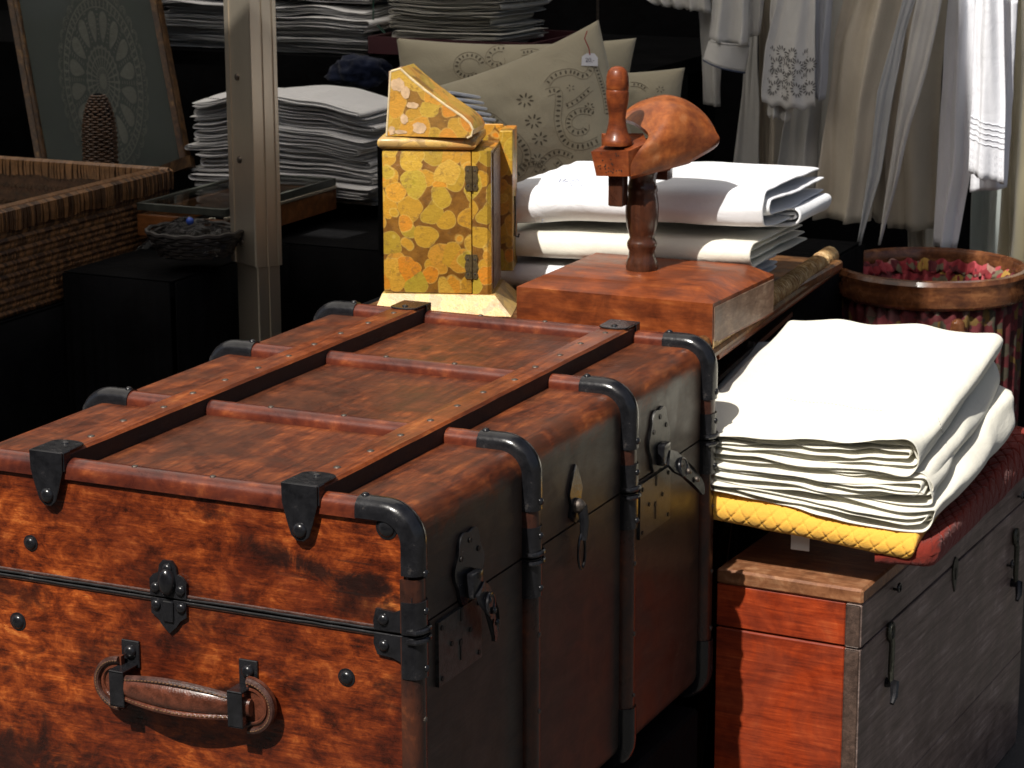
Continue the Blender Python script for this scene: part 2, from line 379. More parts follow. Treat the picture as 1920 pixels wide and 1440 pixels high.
# shell wood: red worn wood on the top and over the rounded edge, darker grey-brown on the side
def shell_mat():
    mt, t, p = mat('trunk_shell_wood'); b = ND(t, 'TexCoord').outputs['Object']
    st = nse(t, mapped(t, (70, 9, 70), src=b), 1, 8, .62, .8); fn = nse(t, mapped(t, (300, 40, 300), src=b), 1, 4, .6); pt = nse(t, b, 8, 7, .62, 1.2); p2 = nse(t, b, 26, 6, .65, .6)
    a = math_(t, 'ADD', math_(t, 'MULTIPLY', st, .5), math_(t, 'MULTIPLY', p2, .5)); a = math_(t, 'ADD', math_(t, 'MULTIPLY', a, .8), math_(t, 'MULTIPLY', fn, .2))
    red = ramp(t, a, [(.38, (.03, .009, .005)), (.46, (.075, .018, .007)), (.54, (.145, .036, .011)), (.66, (.30, .085, .022))])
    red = mixc(t, math_(t, 'MULTIPLY', ramp(t, pt, [(.40, (1, 1, 1)), (.58, (0, 0, 0))]), .7), red, (.045, .018, .010))
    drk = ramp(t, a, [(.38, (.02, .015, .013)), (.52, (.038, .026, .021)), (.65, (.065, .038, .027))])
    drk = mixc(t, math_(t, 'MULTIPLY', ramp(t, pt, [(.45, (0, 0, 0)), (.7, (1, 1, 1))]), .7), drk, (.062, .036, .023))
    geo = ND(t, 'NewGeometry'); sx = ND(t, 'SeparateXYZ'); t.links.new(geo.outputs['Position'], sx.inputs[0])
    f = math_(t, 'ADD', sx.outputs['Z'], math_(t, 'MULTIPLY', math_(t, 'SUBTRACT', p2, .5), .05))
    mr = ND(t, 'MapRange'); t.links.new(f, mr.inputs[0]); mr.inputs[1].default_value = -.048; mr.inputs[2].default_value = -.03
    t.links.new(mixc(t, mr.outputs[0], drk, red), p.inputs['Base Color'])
    rr = ND(t, 'MapRange'); t.links.new(p2, rr.inputs[0]); rr.inputs[1].default_value = .35; rr.inputs[2].default_value = .65; rr.inputs[3].default_value = .36; rr.inputs[4].default_value = .56
    t.links.new(rr.outputs[0], p.inputs['Roughness']); p.inputs['Coat Weight'].default_value = .1; p.inputs['Coat Roughness'].default_value = .3; p.inputs['Specular IOR Level'].default_value = .22
    bump(t, p, math_(t, 'ADD', math_(t, 'MULTIPLY', st, .6), math_(t, 'MULTIPLY', fn, .6)), .4, .0012); return mt
W_SHELL = shell_mat()
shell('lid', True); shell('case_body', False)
# dark seam between lid and body
bm = B(); box(bm, (TX0+IN+.004, .003, ZCR-.004), (TX1-IN-.003, TY-.003, ZCR+.004)); obj('seam', bm, CRACK, trunk, smooth=False)
# front panels (slightly proud)
def panel(nm, z0, z1, x0, x1, rt, rb):
    pts = []
    for cx, cz, a0, r in ((x1-rt, z1-rt, 0, rt), (x0+rt, z1-rt, PI/2, rt), (x0+rb, z0+rb, PI, rb), (x1-rb, z0+rb, 1.5*PI, rb)):
        for k in range(6): pts.append((cx+r*math.cos(a0+PI/2*k/5), cz+r*math.sin(a0+PI/2*k/5)))
    bm = B(); prism(bm, pts, .009, lambda u, v, w: Vector((u, -.0045+w, v))); bevel(bm, .0015, 2, 40)
    o = obj(nm, bm, W_FRONT, trunk)
    bm = B(); tube(bm, [Vector((x, -.0052, z)) for x, z in pts], .0016, 6, closed=True); obj('piping', bm, LEATHER_D, o)
    # stitches just inside the edge
    bm = B()
    n = len(pts)
    for k in range(n):
        a = Vector((pts[k][0], 0, pts[k][1])); c_ = Vector((pts[(k+1) % n][0], 0, pts[(k+1) % n][1])); L = (c_-a).length
        if L < .02 or abs(c_.x-a.x) > .02: continue
        d = (c_-a)/L; nn = Vector((-d.z, 0, d.x)); s = .003
        while s < L-.004:
            q = a+d*s+nn*.0035; tube(bm, [q+Vector((0, -.0047, 0)), q+d*.0035+Vector((0, -.0047, 0))], .0005, 4); s += .0065
    meta(obj('stitching', bm, STITCH, o, smooth=False), kind='stuff')
    return o
PF = panel('front_panel', ZCR+.004, -.0135, TX0+.014, TX1-.0145, .024, .002)
PB = panel('front_panel', TZB+.014, ZCR-.004, TX0+.014, TX1-.0145, .002, .024)
# black bead along the split on the front
for dz in (.0018, -.0022):
    bm = B(); tube(bm, [Vector((TX0+.012+(TX1-TX0-.03)*k/60, -.0068, ZCR+dz+.0007*nz((k*.4, dz*900, 0), 1))) for k in range(61)], .0012, 6); obj('seam_strip', bm, IRON, trunk)
# hoops
HY = [.0035, .2666, .5334, .7905]
for i, y in enumerate(HY):
    hw = .0125
    bm = B(); hoop(bm, y, s_top(XM-.23), s_top(.345), hw, .013, -.001); obj('top_bar', bm, W_BAR, trunk)
    for mir in (False, True):
        bm = B(); hoop(bm, y, s_top(.328), s_side(-.078 if i else -.07), hw+.001, .0135, .0008, mir); bevel(bm, .0008, 1, 50)
        cn = obj('corner_bracket', bm, IRON, trunk)
        for (s, dz) in ((s_top(.333), 0), (s_side(-.069), 0)):
            P, N = outline(s, 0.0006); 
            if mir: P = Vector((2*XM-P.x, 0, P.z)); N = Vector((-N.x, 0, N.z))
            bm = B(); dome(bm, .0042, .0028, 10, 3); M = Matrix.Translation(P+Vector((0, y, 0))) @ N.to_track_quat('Z', 'Y').to_matrix().to_4x4()
            obj('rivet', bm, IRON, cn, M=M)
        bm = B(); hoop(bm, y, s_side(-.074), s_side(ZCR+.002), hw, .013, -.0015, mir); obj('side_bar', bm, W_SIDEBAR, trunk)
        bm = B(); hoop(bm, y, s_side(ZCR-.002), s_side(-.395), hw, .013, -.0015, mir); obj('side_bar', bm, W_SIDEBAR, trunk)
        bm = B(); hoop(bm, y, s_side(-.39), s_side(TZB+RC)+RC*1.57+.03, hw+.001, .0135, .0008, mir); obj('corner_bracket', bm, IRON, trunk)
        # sleeve either side of the split with a rolled ring
        for (za, zb, zr) in ((-.096, ZCR+.001, ZCR+.0045), (ZCR-.001, -.172, ZCR-.005)):
            bm = B(); hoop(bm, y, s_side(za), s_side(zb), hw+.0012, .0135, .0006, mir)
            # pointed tongue above / below
            sl_ = obj('sleeve', bm, IRON, trunk)
            bm = B(); sx = -1 if mir else 1; X = (TX0 if mir else TX1)+sx*.0005
            pts = [Vector((X-sx*.013, y-hw-.0022, zr)), Vector((X-sx*.004, y-hw-.0015, zr)), Vector((X, y-hw*.6, zr)), Vector((X+sx*.0012, y, zr)), Vector((X, y+hw*.6, zr)), Vector((X-sx*.004, y+hw+.0015, zr)), Vector((X-sx*.013, y+hw+.0022, zr))]
            tube(bm, pts, .0026, 8); obj('ring', bm, IRON, sl_)
            zt = -.106 if zr > ZCR else -.163
            bm = B(); dome(bm, .0038, .0028, 10, 3); obj('rivet', bm, IRON, sl_, M=Matrix.Translation((X, y, zt)) @ Matrix.Rotation(sx*PI/2, 4, 'Y'))
        for zz in (-.215, -.3, -.375):
            sx = -1 if mir else 1; bm = B(); dome(bm, .0032, .002, 8, 3); obj('rivet', bm, STEEL, trunk, M=Matrix.Translation(((TX0 if mir else TX1)-sx*.0015, y, zz)) @ Matrix.Rotation(sx*PI/2, 4, 'Y'))
# flanges of the front joint
for mir in (False, True):
    for (z0, z1, zs) in ((ZCR+.002, -.108, 1), (ZCR-.002, -.15, -1)):
        f = (lambda x: 2*XM-x) if mir else (lambda x: x)
        if zs > 0: poly = [(TX1-.008, z0), (TX1-.049, z0), (TX1-.05, z0+.008), (TX1-.047, z0+.021), (TX1-.028, z0+.019), (TX1-.02, z0+.023), (TX1-.012, z0+.033), (TX1-.008, z0+.037)]
        else: poly = [(TX1-.008, z0), (TX1-.008, z0-.04), (TX1-.015, z0-.035), (TX1-.02, z0-.026), (TX1-.03, z0-.022), (TX1-.046, z0-.021), (TX1-.05, z0-.01), (TX1-.049, z0)]
        bm = B(); prism(bm, [(f(x), z) for x, z in poly], .0035, lambda u, v, w: Vector((u, -.0082+w, v))); bevel(bm, .0008, 1, 40)
        fl = obj('joint_flange', bm, IRON, trunk)
        bm = B(); dome(bm, .006, .0045, 14, 4); obj('rivet', bm, IRON, fl, M=Matrix.Translation((f(TX1-.039), -.0082, z0+zs*.011)) @ Matrix.Rotation(PI/2, 4, 'X'))
# slats on the lid with folded iron clips
for ci, (xa, xb) in enumerate(((-.038, -.001), (.252, .289))):
    bm = B(); zt = .0055
    poly = [(xa, -.015), (xb, -.015), (xb, zt-.003), (xb-.003, zt), (xa+.003, zt), (xa, zt-.003)]
    ns = 30; rings = [[bm.verts.new((x+.0006*nz((x*9, j*.3, z), 1), -.004+(TY+.006)*j/ns, z+.0004*nz((x*90, j*.6, 0), 1, 3))) for x, z in poly] for j in range(ns+1)]
    for a, b in zip(rings, rings[1:]):
        for k in range(6): bm.faces.new((a[k], a[(k+1) % 6], b[(k+1) % 6], b[k]))
    bm.faces.new(rings[0][::-1]); bm.faces.new(rings[-1])
    for f in bm.faces:
        f.normal_update(); f.material_index = 1 if abs(f.normal.x) > .8 else 0
    slat = obj('slat', bm, [W_SLAT, CRACK], trunk)
    for k in range(11):
        bm = B(); dome(bm, .0042, .0016, 10, 3); obj('rivet', bm, STEEL, slat, M=Matrix.Translation(((xa+xb)/2+.004*random.Random(k+ci*9).uniform(-1, 1), .062+.067*k, zt-.0002)))
    for back in (0, 1):
        yF = TY+.0035 if back else -.0115; sg = 1 if back else -1
        bm = B(); xc = (xa+xb)/2; hw = (xb-xa)/2+.0012
        # top plate with rounded inner end
        tp = [(xc-hw, yF), (xc+hw, yF)] + [(xc+hw*math.cos(a)*(.96), yF-sg*(.036+.010*math.sin(a))) for a in [PI*k/8 for k in range(9)]]
        prism(bm, tp, .0022, lambda u, v, w: Vector((u, v, zt+w+.0002)))
        # face plate, tapering to a round tip
        fp = [(xc-hw, zt+.0024), (xc+hw, zt+.0024), (xc+hw*.97, -.012), (xc+hw*.72, -.03), (xc+hw*.5, -.043), (xc+hw*.2, -.0485), (xc-hw*.2, -.0485), (xc-hw*.5, -.043), (xc-hw*.72, -.03), (xc-hw*.97, -.012)]
        prism(bm, fp, .0022, lambda u, v, w: Vector((u, yF+sg*w, v)))
        # little side wings
        for sx in (-1, 1):
            box(bm, (xc+sx*hw-.0009, min(yF, yF-sg*.012), -.012), (xc+sx*hw+.0009, max(yF, yF-sg*.012), zt+.002))
        bevel(bm, .0006, 1, 50); cl = obj('slat_clip', bm, IRON, trunk)
        bm = B(); dome(bm, .0078, .005, 16, 4); obj('rivet', bm, IRON, cl, M=Matrix.Translation((xc, yF+sg*.0022, -.0375)) @ Matrix.Rotation(-sg*PI/2, 4, 'X'))
        bm = B(); dome(bm, .0042, .0022, 10, 3); obj('rivet', bm, IRON, cl, M=Matrix.Translation((xc, yF-sg*.033, zt+.0024)))
# rivets on the bars between the slats
for y in HY:
    for x in (.075, .165):
        P, N = outline(s_top(x)); bm = B(); dome(bm, .0035, .0016, 10, 3); obj('rivet', bm, STEEL, trunk, M=Matrix.Translation((x, y, -.0012)))
# raised beading next to the slats on the lid panel edges
# studs on the front
def stud(x, z, r=.0072, h=.005, mt=None):
    bm = B(); lathe(bm, [(r*1.25, -.001), (r*1.25, .0006), (r, .001), (r*.92, h*.45), (r*.7, h*.78), (r*.35, h*.97), (.0002, h)], n=18)
    obj('stud', bm, mt or IRON, trunk, M=Matrix.Translation((x, -.0046, z)) @ Matrix.Rotation(PI/2, 4, 'X'))
for px, py, r in ((58, 1018, .0068), (34, 1165, .0078), (725, 990, .009), (650, 1270, .0074)):
    q = at(px, py, y=-.0046); stud(q.x, q.z, r)
# hinge like catch plates in the middle of the front
q = at(320, 1133, y=-.0046); hx = q.x
up = [(-.021, .0015), (-.0215, .018), (-.017, .0235), (-.011, .026), (-.0095, .034), (-.005, .0395), (.005, .0395), (.0095, .034), (.011, .026), (.017, .0235), (.0215, .018), (.021, .0015)]
dn = [(-.0205, -.0015), (.0205, -.0015), (.0205, -.017), (.013, -.022), (.008, -.029), (0, -.036), (-.008, -.029), (-.013, -.022), (-.0205, -.017)]
for poly, rv in ((up, [(-.0145, .010), (.0145, .010), (0, .031)]), (dn, [(-.0145, -.008), (.0145, -.008)])):
    bm = B(); prism(bm, [(hx+u, ZCR+v) for u, v in poly], .003, lambda u, v, w: Vector((u, -.0085+w, v))); bevel(bm, .0008, 2, 35)
    hp = obj('catch_plate', bm, IRON, trunk)
    for u, v in rv:
        bm = B(); dome(bm, .0058, .004, 14, 4); obj('rivet', bm, IRON, hp, M=Matrix.Translation((hx+u, -.0085, ZCR+v)) @ Matrix.Rotation(PI/2, 4, 'X'))
    if poly is up:
        bm = B(); lathe(bm, [(.0095, -.002), (.0092, .003), (.0075, .0065), (.004, .0085), (.0003, .009)], n=18)
        obj('boss', bm, IRON, hp, M=Matrix.Translation((hx, -.0085, ZCR+.018)) @ Matrix.Rotation(PI/2, 4, 'X') @ Matrix.Diagonal((1, 1.6, 1, 1)))
    else:
        bm = B(); box(bm, (hx-.006, -.011, ZCR-.024), (hx+.006, -.0085, ZCR-.002), .001); obj('boss', bm, IRON, hp)
# leather handle
hL = at(226, 1288, y=-.03); hR = at(450, 1325, y=-.03)
zh = (hL.z+hR.z)/2
xl, xr_ = at(228, 1290, y=-.025).x, at(449, 1325, y=-.025).x
handle = None
bm = B(); n = 26; rings = []
for i in range(n+1):
    t_ = i/n; x = xl-.012+(xr_-xl+.024)*t_; b = math.sin(PI*t_)
    yc = -.022-.012*b; hh = .0100+.0055*b; th = .006+.004*b; zc = zh-.002+.004*b
    rings.append([bm.verts.new((x, yc-th*math.cos(a)*(1 if math.cos(a) > 0 else .6), zc+hh*math.sin(a)*(1+.12*math.cos(2*a)))) for a in [2*PI*k/16 for k in range(16)]])
for a, b in zip(rings, rings[1:]):
    for k in range(16): bm.faces.new((a[k], a[(k+1) % 16], b[(k+1) % 16], b[k]))
bm.faces.new(rings[0][::-1]); bm.faces.new(rings[-1])
handle = obj('handle', bm, LEATHER, trunk)
for sgn in (1, -1):                      # raised welts along the upper and lower edges with thread
    bm = B(); pts = []
    for i in range(31):
        t_ = i/30; x = xl+(xr_-xl)*t_; b = math.sin(PI*t_); pts.append(Vector((x, -.0275-.0115*b, zh-.002+.004*b+sgn*(.0092+.0062*b))))
    tube(bm, pts, .0036, 8, sq=(1, .8)); w_ = obj('welt', bm, LEATHER_D if sgn > 0 else LEATHER, handle)
    bm = B()
    for i in range(0, 30):
        a = pts[i].lerp(pts[i+1], .2)+Vector((0, -.0034, -sgn*.0005)); b = pts[i].lerp(pts[i+1], .75)+Vector((0, -.0034, -sgn*.0005)); tube(bm, [a, b], .0006, 4)
    meta(obj('stitching', bm, STITCH, handle, smooth=False), kind='stuff')
for sx, xc in ((-1, xl-.004), (1, xr_+.004)):   # D shaped leather ends
    bm = B(); zc = zh-.002; Rz = .0285; Rx = .031
    poly = [(xc+sx*Rx*math.cos(a), zc+Rz*math.sin(a)) for a in [-PI/2+PI*k/16 for k in range(17)]]
    prism(bm, poly, .006, lambda u, v, w: Vector((u, -.018+w, v))); bevel(bm, .0015, 2, 40); e = obj('handle_end', bm, LEATHER, trunk)
    bm = B(); tube(bm, [Vector((xc+sx*(.002+(Rx-.004)*math.cos(a)), -.0195, zc+(Rz-.003)*math.sin(a))) for a in [-PI/2+PI*k/20 for k in range(21)]], .0034, 8); obj('welt', bm, LEATHER_D, e)
    bm = B(); tube(bm, [Vector((xc+sx*(.004+(Rx-.013)*math.cos(a)), -.0187, zc+(Rz-.011)*math.sin(a))) for a in [-PI/2+PI*k/20 for k in range(21)]], .0018, 6); obj('inner_welt', bm, LEATHER, e)
    bm = B()
    for k in range(26):
        a = -PI/2+PI*(k+.2)/26; b = -PI/2+PI*(k+.75)/26; tube(bm, [Vector((xc+sx*(.002+(Rx-.0045)*math.cos(q)), -.0228, zc+(Rz-.0035)*math.sin(q))) for q in (a, b)], .0006, 4)
    meta(obj('stitching', bm, STITCH, e, smooth=False), kind='stuff')
for x in (xl, xr_):                       # iron keepers
    bm = B(); hz = .0165
    prism(bm, [(x-.0085, zh-hz-.004), (x+.0085, zh-hz-.004), (x+.0085, zh+hz), (x-.0085, zh+hz)], .002, lambda u, v, w: Vector((u, -.0345+w, v)))
    box(bm, (x-.0085, -.0345, zh+hz-.002), (x+.0085, -.006, zh+hz+.0006)); box(bm, (x-.0085, -.0345, zh-hz-.0045), (x+.0085, -.006, zh-hz-.002))
    box(bm, (x-.0105, -.0075, zh+hz-.004), (x+.0105, -.0045, zh+hz+.024)); bevel(bm, .0007, 1, 50)
    k = obj('keeper', bm, IRON, trunk); bm = B(); dome(bm, .0072, .0055, 16, 4); obj('rivet', bm, IRON, k, M=Matrix.Translation((x, -.0075, zh+hz+.0125)) @ Matrix.Rotation(PI/2, 4, 'X'))
# locks on the right side
XS = TX1-IN
def side_poly(poly, d, x=XS, bev=.0006):
    bm = B(); prism(bm, poly, d, lambda u, v, w: Vector((x+w, u, v))); bevel(bm, bev, 1, 40); return bm
def hole(par, y, z, r=.003, x=XS+.0045):
    bm = B(); lathe(bm, [(r, -.0005), (r, .0006)], n=10); obj('screw_hole', bm, CRACK, par, M=Matrix.Translation((x, y, z)) @ Matrix.Rotation(PI/2, 4, 'Y'))
RX90 = Matrix.Rotation(PI/2, 4, 'Y')
for (yc, zc, tip, pc) in ((.122, -.098, None, (.1, -.168)), (.632, -.092, None, (.62, -.166))):
    far = yc > .4
    ov = [(yc+.031*math.cos(a)*(1+.08*math.cos(6*a)), zc+.038*math.sin(a)*(1+.08*math.cos(6*a))) for a in [2*PI*k/48 for k in range(48)]]
    op = obj('hasp_plate', side_poly(ov, .004), TIN if far else IRON, trunk)
    for a in (.5, 1.57, 2.64): hole(op, yc+.022*math.cos(a), zc+.027*math.sin(a))
    bm = B(); box(bm, (XS+.003, yc-.012, zc-.03), (XS+.014, yc+.012, zc-.004), .003, 2); obj('hasp_hinge', bm, IRON, op)
    # hanging strap, swung out
    if far: P0 = Vector((XS+.013, yc, zc-.022)); P1 = at(1316, 922, y=.70)
    else: P0 = Vector((XS+.013, yc, zc-.022)); P1 = at(925, 1197, y=.158)
    d = (P1-P0); L = d.length; d.normalize(); wv = d.cross(Vector((1, 0, .25))).normalized(); nn = wv.cross(d)
    bm = B(); prof = [(0, .010), (.12, .0135), (.3, .0115), (.55, .0105), (.8, .0095), (.93, .008), (1, .004)]
    poly = [(t_*L, h_) for t_, h_ in prof] + [(t_*L, -h_) for t_, h_ in prof[::-1]]
    prism(bm, poly, .004, lambda u, v, w: P0 + d*u + wv*v + nn*(w + .006*math.sin(u/L*PI))); bevel(bm, .0008, 1, 40)
    hs = obj('hasp', bm, IRON, trunk)
    for t_ in (.22, .42, .66):
        bm = B(); dome(bm, .0036, .003, 10, 3); obj('rivet', bm, STEEL if far else IRON, hs, M=Matrix.Translation(P0+d*(t_*L)+nn*(.004+.006*math.sin(t_*PI))) @ nn.to_track_quat('Z', 'Y').to_matrix().to_4x4())
    bm = B(); tube(bm, [P0+d*(L*.3)+nn*.006+wv*.011*math.cos(a)+d*.011*math.sin(a)+nn*.002 for a in [2*PI*k/14 for k in range(14)]], .0018, 6, closed=True); obj('hasp_loop', bm, IRON, hs)
    py, pz = pc
    pl = obj('lock_plate', side_poly([(py-.048, pz-.033), (py+.048, pz-.033), (py+.048, pz+.033), (py-.048, pz+.033)], .004, bev=.001), TIN, trunk)
    for u, v in ((-.041, -.026), (.041, -.026), (.041, .026), (-.041, .026), (-.02, .003), (.022, .004)): hole(pl, py+u, pz+v, .0026)
    bm = B(); prism(bm, [(py-.0015, pz-.02), (py+.0015, pz-.02), (py+.0015, pz-.006), (py+.0032, pz-.003), (py+.0025, pz+.001), (py-.0025, pz+.001), (py-.0032, pz-.003), (py-.0015, pz-.006)], .0008, lambda u, v, w: Vector((XS+.004+w, u, v))); obj('keyhole', bm, CRACK, pl)
    bm = B(); box(bm, (XS+.0038, py+.0, pz+.02), (XS+.0048, py+.004, pz+.033)); obj('slot', bm, CRACK, pl)
# small middle latch
yc, zc = .387, -.095
lp = obj('latch_plate', side_poly([(yc-.004, zc+.028), (yc-.012, zc+.016), (yc-.017, zc+.004), (yc-.012, zc-.01), (yc-.016, zc-.022), (yc, zc-.032), (yc+.016, zc-.022), (yc+.012, zc-.01), (yc+.017, zc+.004), (yc+.012, zc+.016), (yc+.004, zc+.028), (yc, zc+.034)], .0035), IRON, trunk)
bm = B(); dome(bm, .0085, .01, 16, 5); obj('knob', bm, STEEL, lp, M=Matrix.Translation((XS+.004, yc, zc-.012)) @ RX90)
bm = B(); tube(bm, [Vector((XS+.009, yc+.002, zc-.012)), Vector((XS+.012, yc+.002, zc-.03)), Vector((XS+.012, yc+.0, zc-.05))], [.006, .0055, .004], 10); obj('hook', bm, IRON, lp)
bm = B(); tube(bm, [Vector((XS+.010, yc+.009*math.cos(a), zc-.063+.02*math.sin(a))) for a in [2*PI*k/20 for k in range(20)]], .0017, 6, closed=True); obj('ring', bm, IRON, lp)
bp = at(1090, 1052, x=XS)
# low plinth the trunk stands on, widened to stop sun passing beneath
pl_ = thing('plinth', 'dark box plinth under the steamer trunk, widened to stop sun passing beneath', 'plinth', (XM, .1, -.77))
bm = B(); box(bm, (TX0+.01, .02, -.768), (TX1-.006, TY-.03, TZB-.001), .004); obj('box_side', bm, BLACK, pl_, smooth=False)
# ---------------------------------------------------------------- TABLES
TZ = -.027
def table(name, label, x0, x1, y0, y1, TZ=TZ):
    t = thing(name, label, 'table', ((x0+x1)/2, (y0+y1)/2, -.77))
    bm = B(); box(bm, (x0, y0, TZ-.05), (x1, y1, TZ-.024), .003); obj('tabletop', bm, BLACK, t, smooth=False)
    bm = B(); box(bm, (x0, y0-.004, TZ-.0235), (x1+.002, y1, TZ-.0215), .001); obj('cloth_top', bm, BLACK, t, smooth=False)
    skirt((x0, y0-.006), (x1, y0-.006), t, int(x0*50), TZ-.024); skirt((x1+.006, y0), (x1+.006, y1), t, int(x0*50)+3, TZ-.024)
def skirt(p0, p1, par, seed, z1=TZ-.024, amp=.012, fr=9):
    p0 = Vector((*p0, 0)); p1 = Vector((*p1, 0)); d = (p1-p0).normalized(); nn = Vector((-d.y, d.x, 0)); bm = B()
    def fn(u, v):
        a = amp*v*(math.sin(u*fr*2*PI+2*nz((u*4, 0, 0), 1, seed))+.5*nz((u*9, v, seed), 1)); q = p0.lerp(p1, u)+nn*a
        return Vector((q.x, q.y, z1+(-.765-z1)*v))
    grid(bm, 80, 10, fn); solid(obj('cloth_skirt', bm, BLACK, par, ang=180), .002)
table('trestle_table', 'trestle table draped in black cloth carrying the cabinet and the press', -.21, .285, .86, 1.75)
table('trestle_table', 'black draped table at the rear under the display case and napkin stack', -1.0, -.32, 1.378, 1.79)
table('side_table', 'small black draped table left of the aluminium post under the platter', -.735, -.545, 1.03, 1.362)
table('trestle_table', 'black draped table at the far left under the large wicker basket', -1.95, -.75, .50, 1.368, at(318, 500, x=-.75).z+.018)
# wicker tray with a bound edge that carries the press and the linen
REED = wood('straw_reed', [(.22, .11, .04), (.42, .25, .1), (.6, .42, .2), (.74, .6, .36)], (90, 90, 90), 30, (.45, .6), .15, .3, (.1, .04, .015), .3)
REED_D = wood('brown_wicker', [(.035, .014, .006), (.1, .042, .014), (.2, .09, .03), (.34, .17, .06)], (60, 60, 60), 14, (.4, .6), .2, .5, (.02, .008, .004), .4)
tr = thing('wicker_tray', 'straw bound wicker tray edge running back under the wooden press and white linen', 'tray', (.1, 1.15, TZ-.02))
bm = B(); box(bm, (-.16, .862, TZ-.019), (.335, 1.50, TZ-.004), .003); obj('tray_board', bm, REED_D, tr, smooth=False)
# right edge: two bundles bound with straw
A_ = at(1346, 642, z=TZ-.005); Bp = at(1572, 482, z=TZ-.005); dE = (Bp-A_); LE = dE.length; dE.normalize(); sE = Vector((dE.y, -dE.x, 0))
for k, (off, dz, rr) in enumerate(((-.012, .003, .0105), (-.004, -.010, .008))):
    bm = B(); tube(bm, [A_+dE*(LE*i/20)+sE*off+Vector((0, 0, dz)) for i in range(-1, 21)], rr, 10); obj('edge_roll', bm, REED_D, tr)
bm = B(); rnd = random.Random(4); s = -.02
while s < LE:
    c = A_+dE*s+sE*(-.012)+Vector((0, 0, .002)); sk = rnd.uniform(-.003, .005)
    tube(bm, [c+dE*(sk*math.sin(a))+sE*.0125*math.cos(a)+Vector((0, 0, .0135*math.sin(a))) for a in [2*PI*q/12 for q in range(12)]], .0019*rnd.uniform(.7, 1.2), 4, closed=True); s += .0042*rnd.uniform(.8, 1.3)
meta(obj('straw_binding', bm, REED, tr), kind='stuff')
bm = B(); tube(bm, [A_+sE*-.002+Vector((0, 0, -.019)), Bp+sE*-.002+Vector((0, 0, -.019))], .005, 8); obj('lower_rail', bm, W_SLAT, tr)
# folding legs under the tray
DKW = wood('dark_stained_wood', [(.012, .006, .004), (.03, .014, .008), (.06, .025, .012)], (12, 12, 60), 9, (.35, .5), .3, .3)
fs = thing('folding_stand', 'dark folding wooden stand under the wicker tray edge', 'stand', (.33, 1.2, -.77))
for (a, b) in (((1478, 592), (1350, 705)), ((1405, 640), (1395, 720))):
    pa = at(*a, x=.33); pb = at(*b, x=.33); d = (pb-pa).normalized(); pb = pa+d*.9
    if pb.z < -.765: pb = pa+d*((-.765-pa.z)/d.z)
    bm = B(); tube(bm, [pa, pb], .009, 6, sq=(1, .6)); obj('leg', bm, DKW, fs)

# ---------------------------------------------------------------- WOODEN PRESS
W_PRESS = wood('cherry_press_wood', [(.05, .013, .006), (.12, .026, .008), (.22, .05, .012), (.36, .11, .028)], (9, 60, 60), 9, (.34, .5), .1, .4, (.05, .016, .008), .3)
W_HOOD = wood('worn_orange_hood_wood', [(.09, .022, .008), (.2, .05, .013), (.34, .10, .024), (.44, .19, .08)], (22, 22, 30), 12, (.34, .5), .1, .45, (.09, .035, .02), .3)
W_POST = wood('dark_turned_wood', [(.025, .01, .006), (.06, .02, .01), (.11, .035, .015)], (60, 60, 8), 12, (.25, .38), .45, .3)
W_END = wood('pale_end_grain', [(.08, .045, .03), (.17, .1, .07), (.26, .17, .12), (.36, .26, .2)], (30, 25, 90), 20, (.4, .6), .1, .5, (.06, .03, .02), .4)
px0, px1, py0, py1, pz0, pz1 = .088, .359, .872, 1.085, TZ-.003, .0225
press = thing('wooden_press', 'reddish wooden block with turned post, curved top and upright knob, standing before white linen', 'press', (.22, .97, pz0))
bm = B(); ins = .028; zt = .036
lo = [(px0, py0), (px1, py0), (px1+.008, py1), (px0+.004, py1)]; q_ = [(px0+ins, py0+ins), (px1-ins, py0+ins), (px1-ins+.004, py1-ins*.5), (px0+ins, py1-ins*.5)]
v0 = [bm.verts.new((x, y, pz0)) for x, y in lo]; v1 = [bm.verts.new((x, y, pz1)) for x, y in lo]; v2 = [bm.verts.new((x, y, zt)) for x, y in q_]
bm.faces.new(v0[::-1]); bm.faces.new(v2)
for k in range(4): bm.faces.new((v0[k], v0[(k+1) % 4], v1[(k+1) % 4], v1[k])); bm.faces.new((v1[k], v1[(k+1) % 4], v2[(k+1) % 4], v2[k]))
bevel(bm, .002, 2, 15); obj('base_block', bm, W_PRESS, press)
# pale end grain slab let into the right end
bm = B(); a0 = Vector((px1+.0002, py0+.004, pz0+.003)); a1 = Vector((px1+.0082, py1-.004, pz0+.003))
hexa(bm, [a0, a0+Vector((.0012, 0, 0)), a1+Vector((.0012, 0, 0)), a1, a0+Vector((0, 0, pz1-pz0-.008)), a0+Vector((.0012, 0, pz1-pz0-.008)), a1+Vector((.0012, 0, pz1-pz0-.008)), a1+Vector((0, 0, pz1-pz0-.008))]); obj('end_grain', bm, W_END, press)
pc = at(1203, 505, z=zt); zc_top = at(1203, 318, y=pc.y).z
def zpx(py, px=1203, y=pc.y): return at(px, py, y=y).z
def rpx(w, px=1203): return w/2/FP*((pc-CP).dot(FW))
bm = B()
prof = [(rpx(58), 505), (rpx(60), 500), (rpx(58), 488), (rpx(50), 480), (rpx(48), 470), (rpx(55), 462), (rpx(57), 457), (rpx(54), 452), (rpx(46), 446), (rpx(50), 437), (rpx(57), 425), (rpx(62), 405), (rpx(63), 388), (rpx(60), 372), (rpx(55), 362), (rpx(57), 357), (rpx(58), 352), (rpx(55), 348), (rpx(52), 345), (rpx(50), 335), (rpx(55), 325), (rpx(58), 318), (rpx(52), 312)]
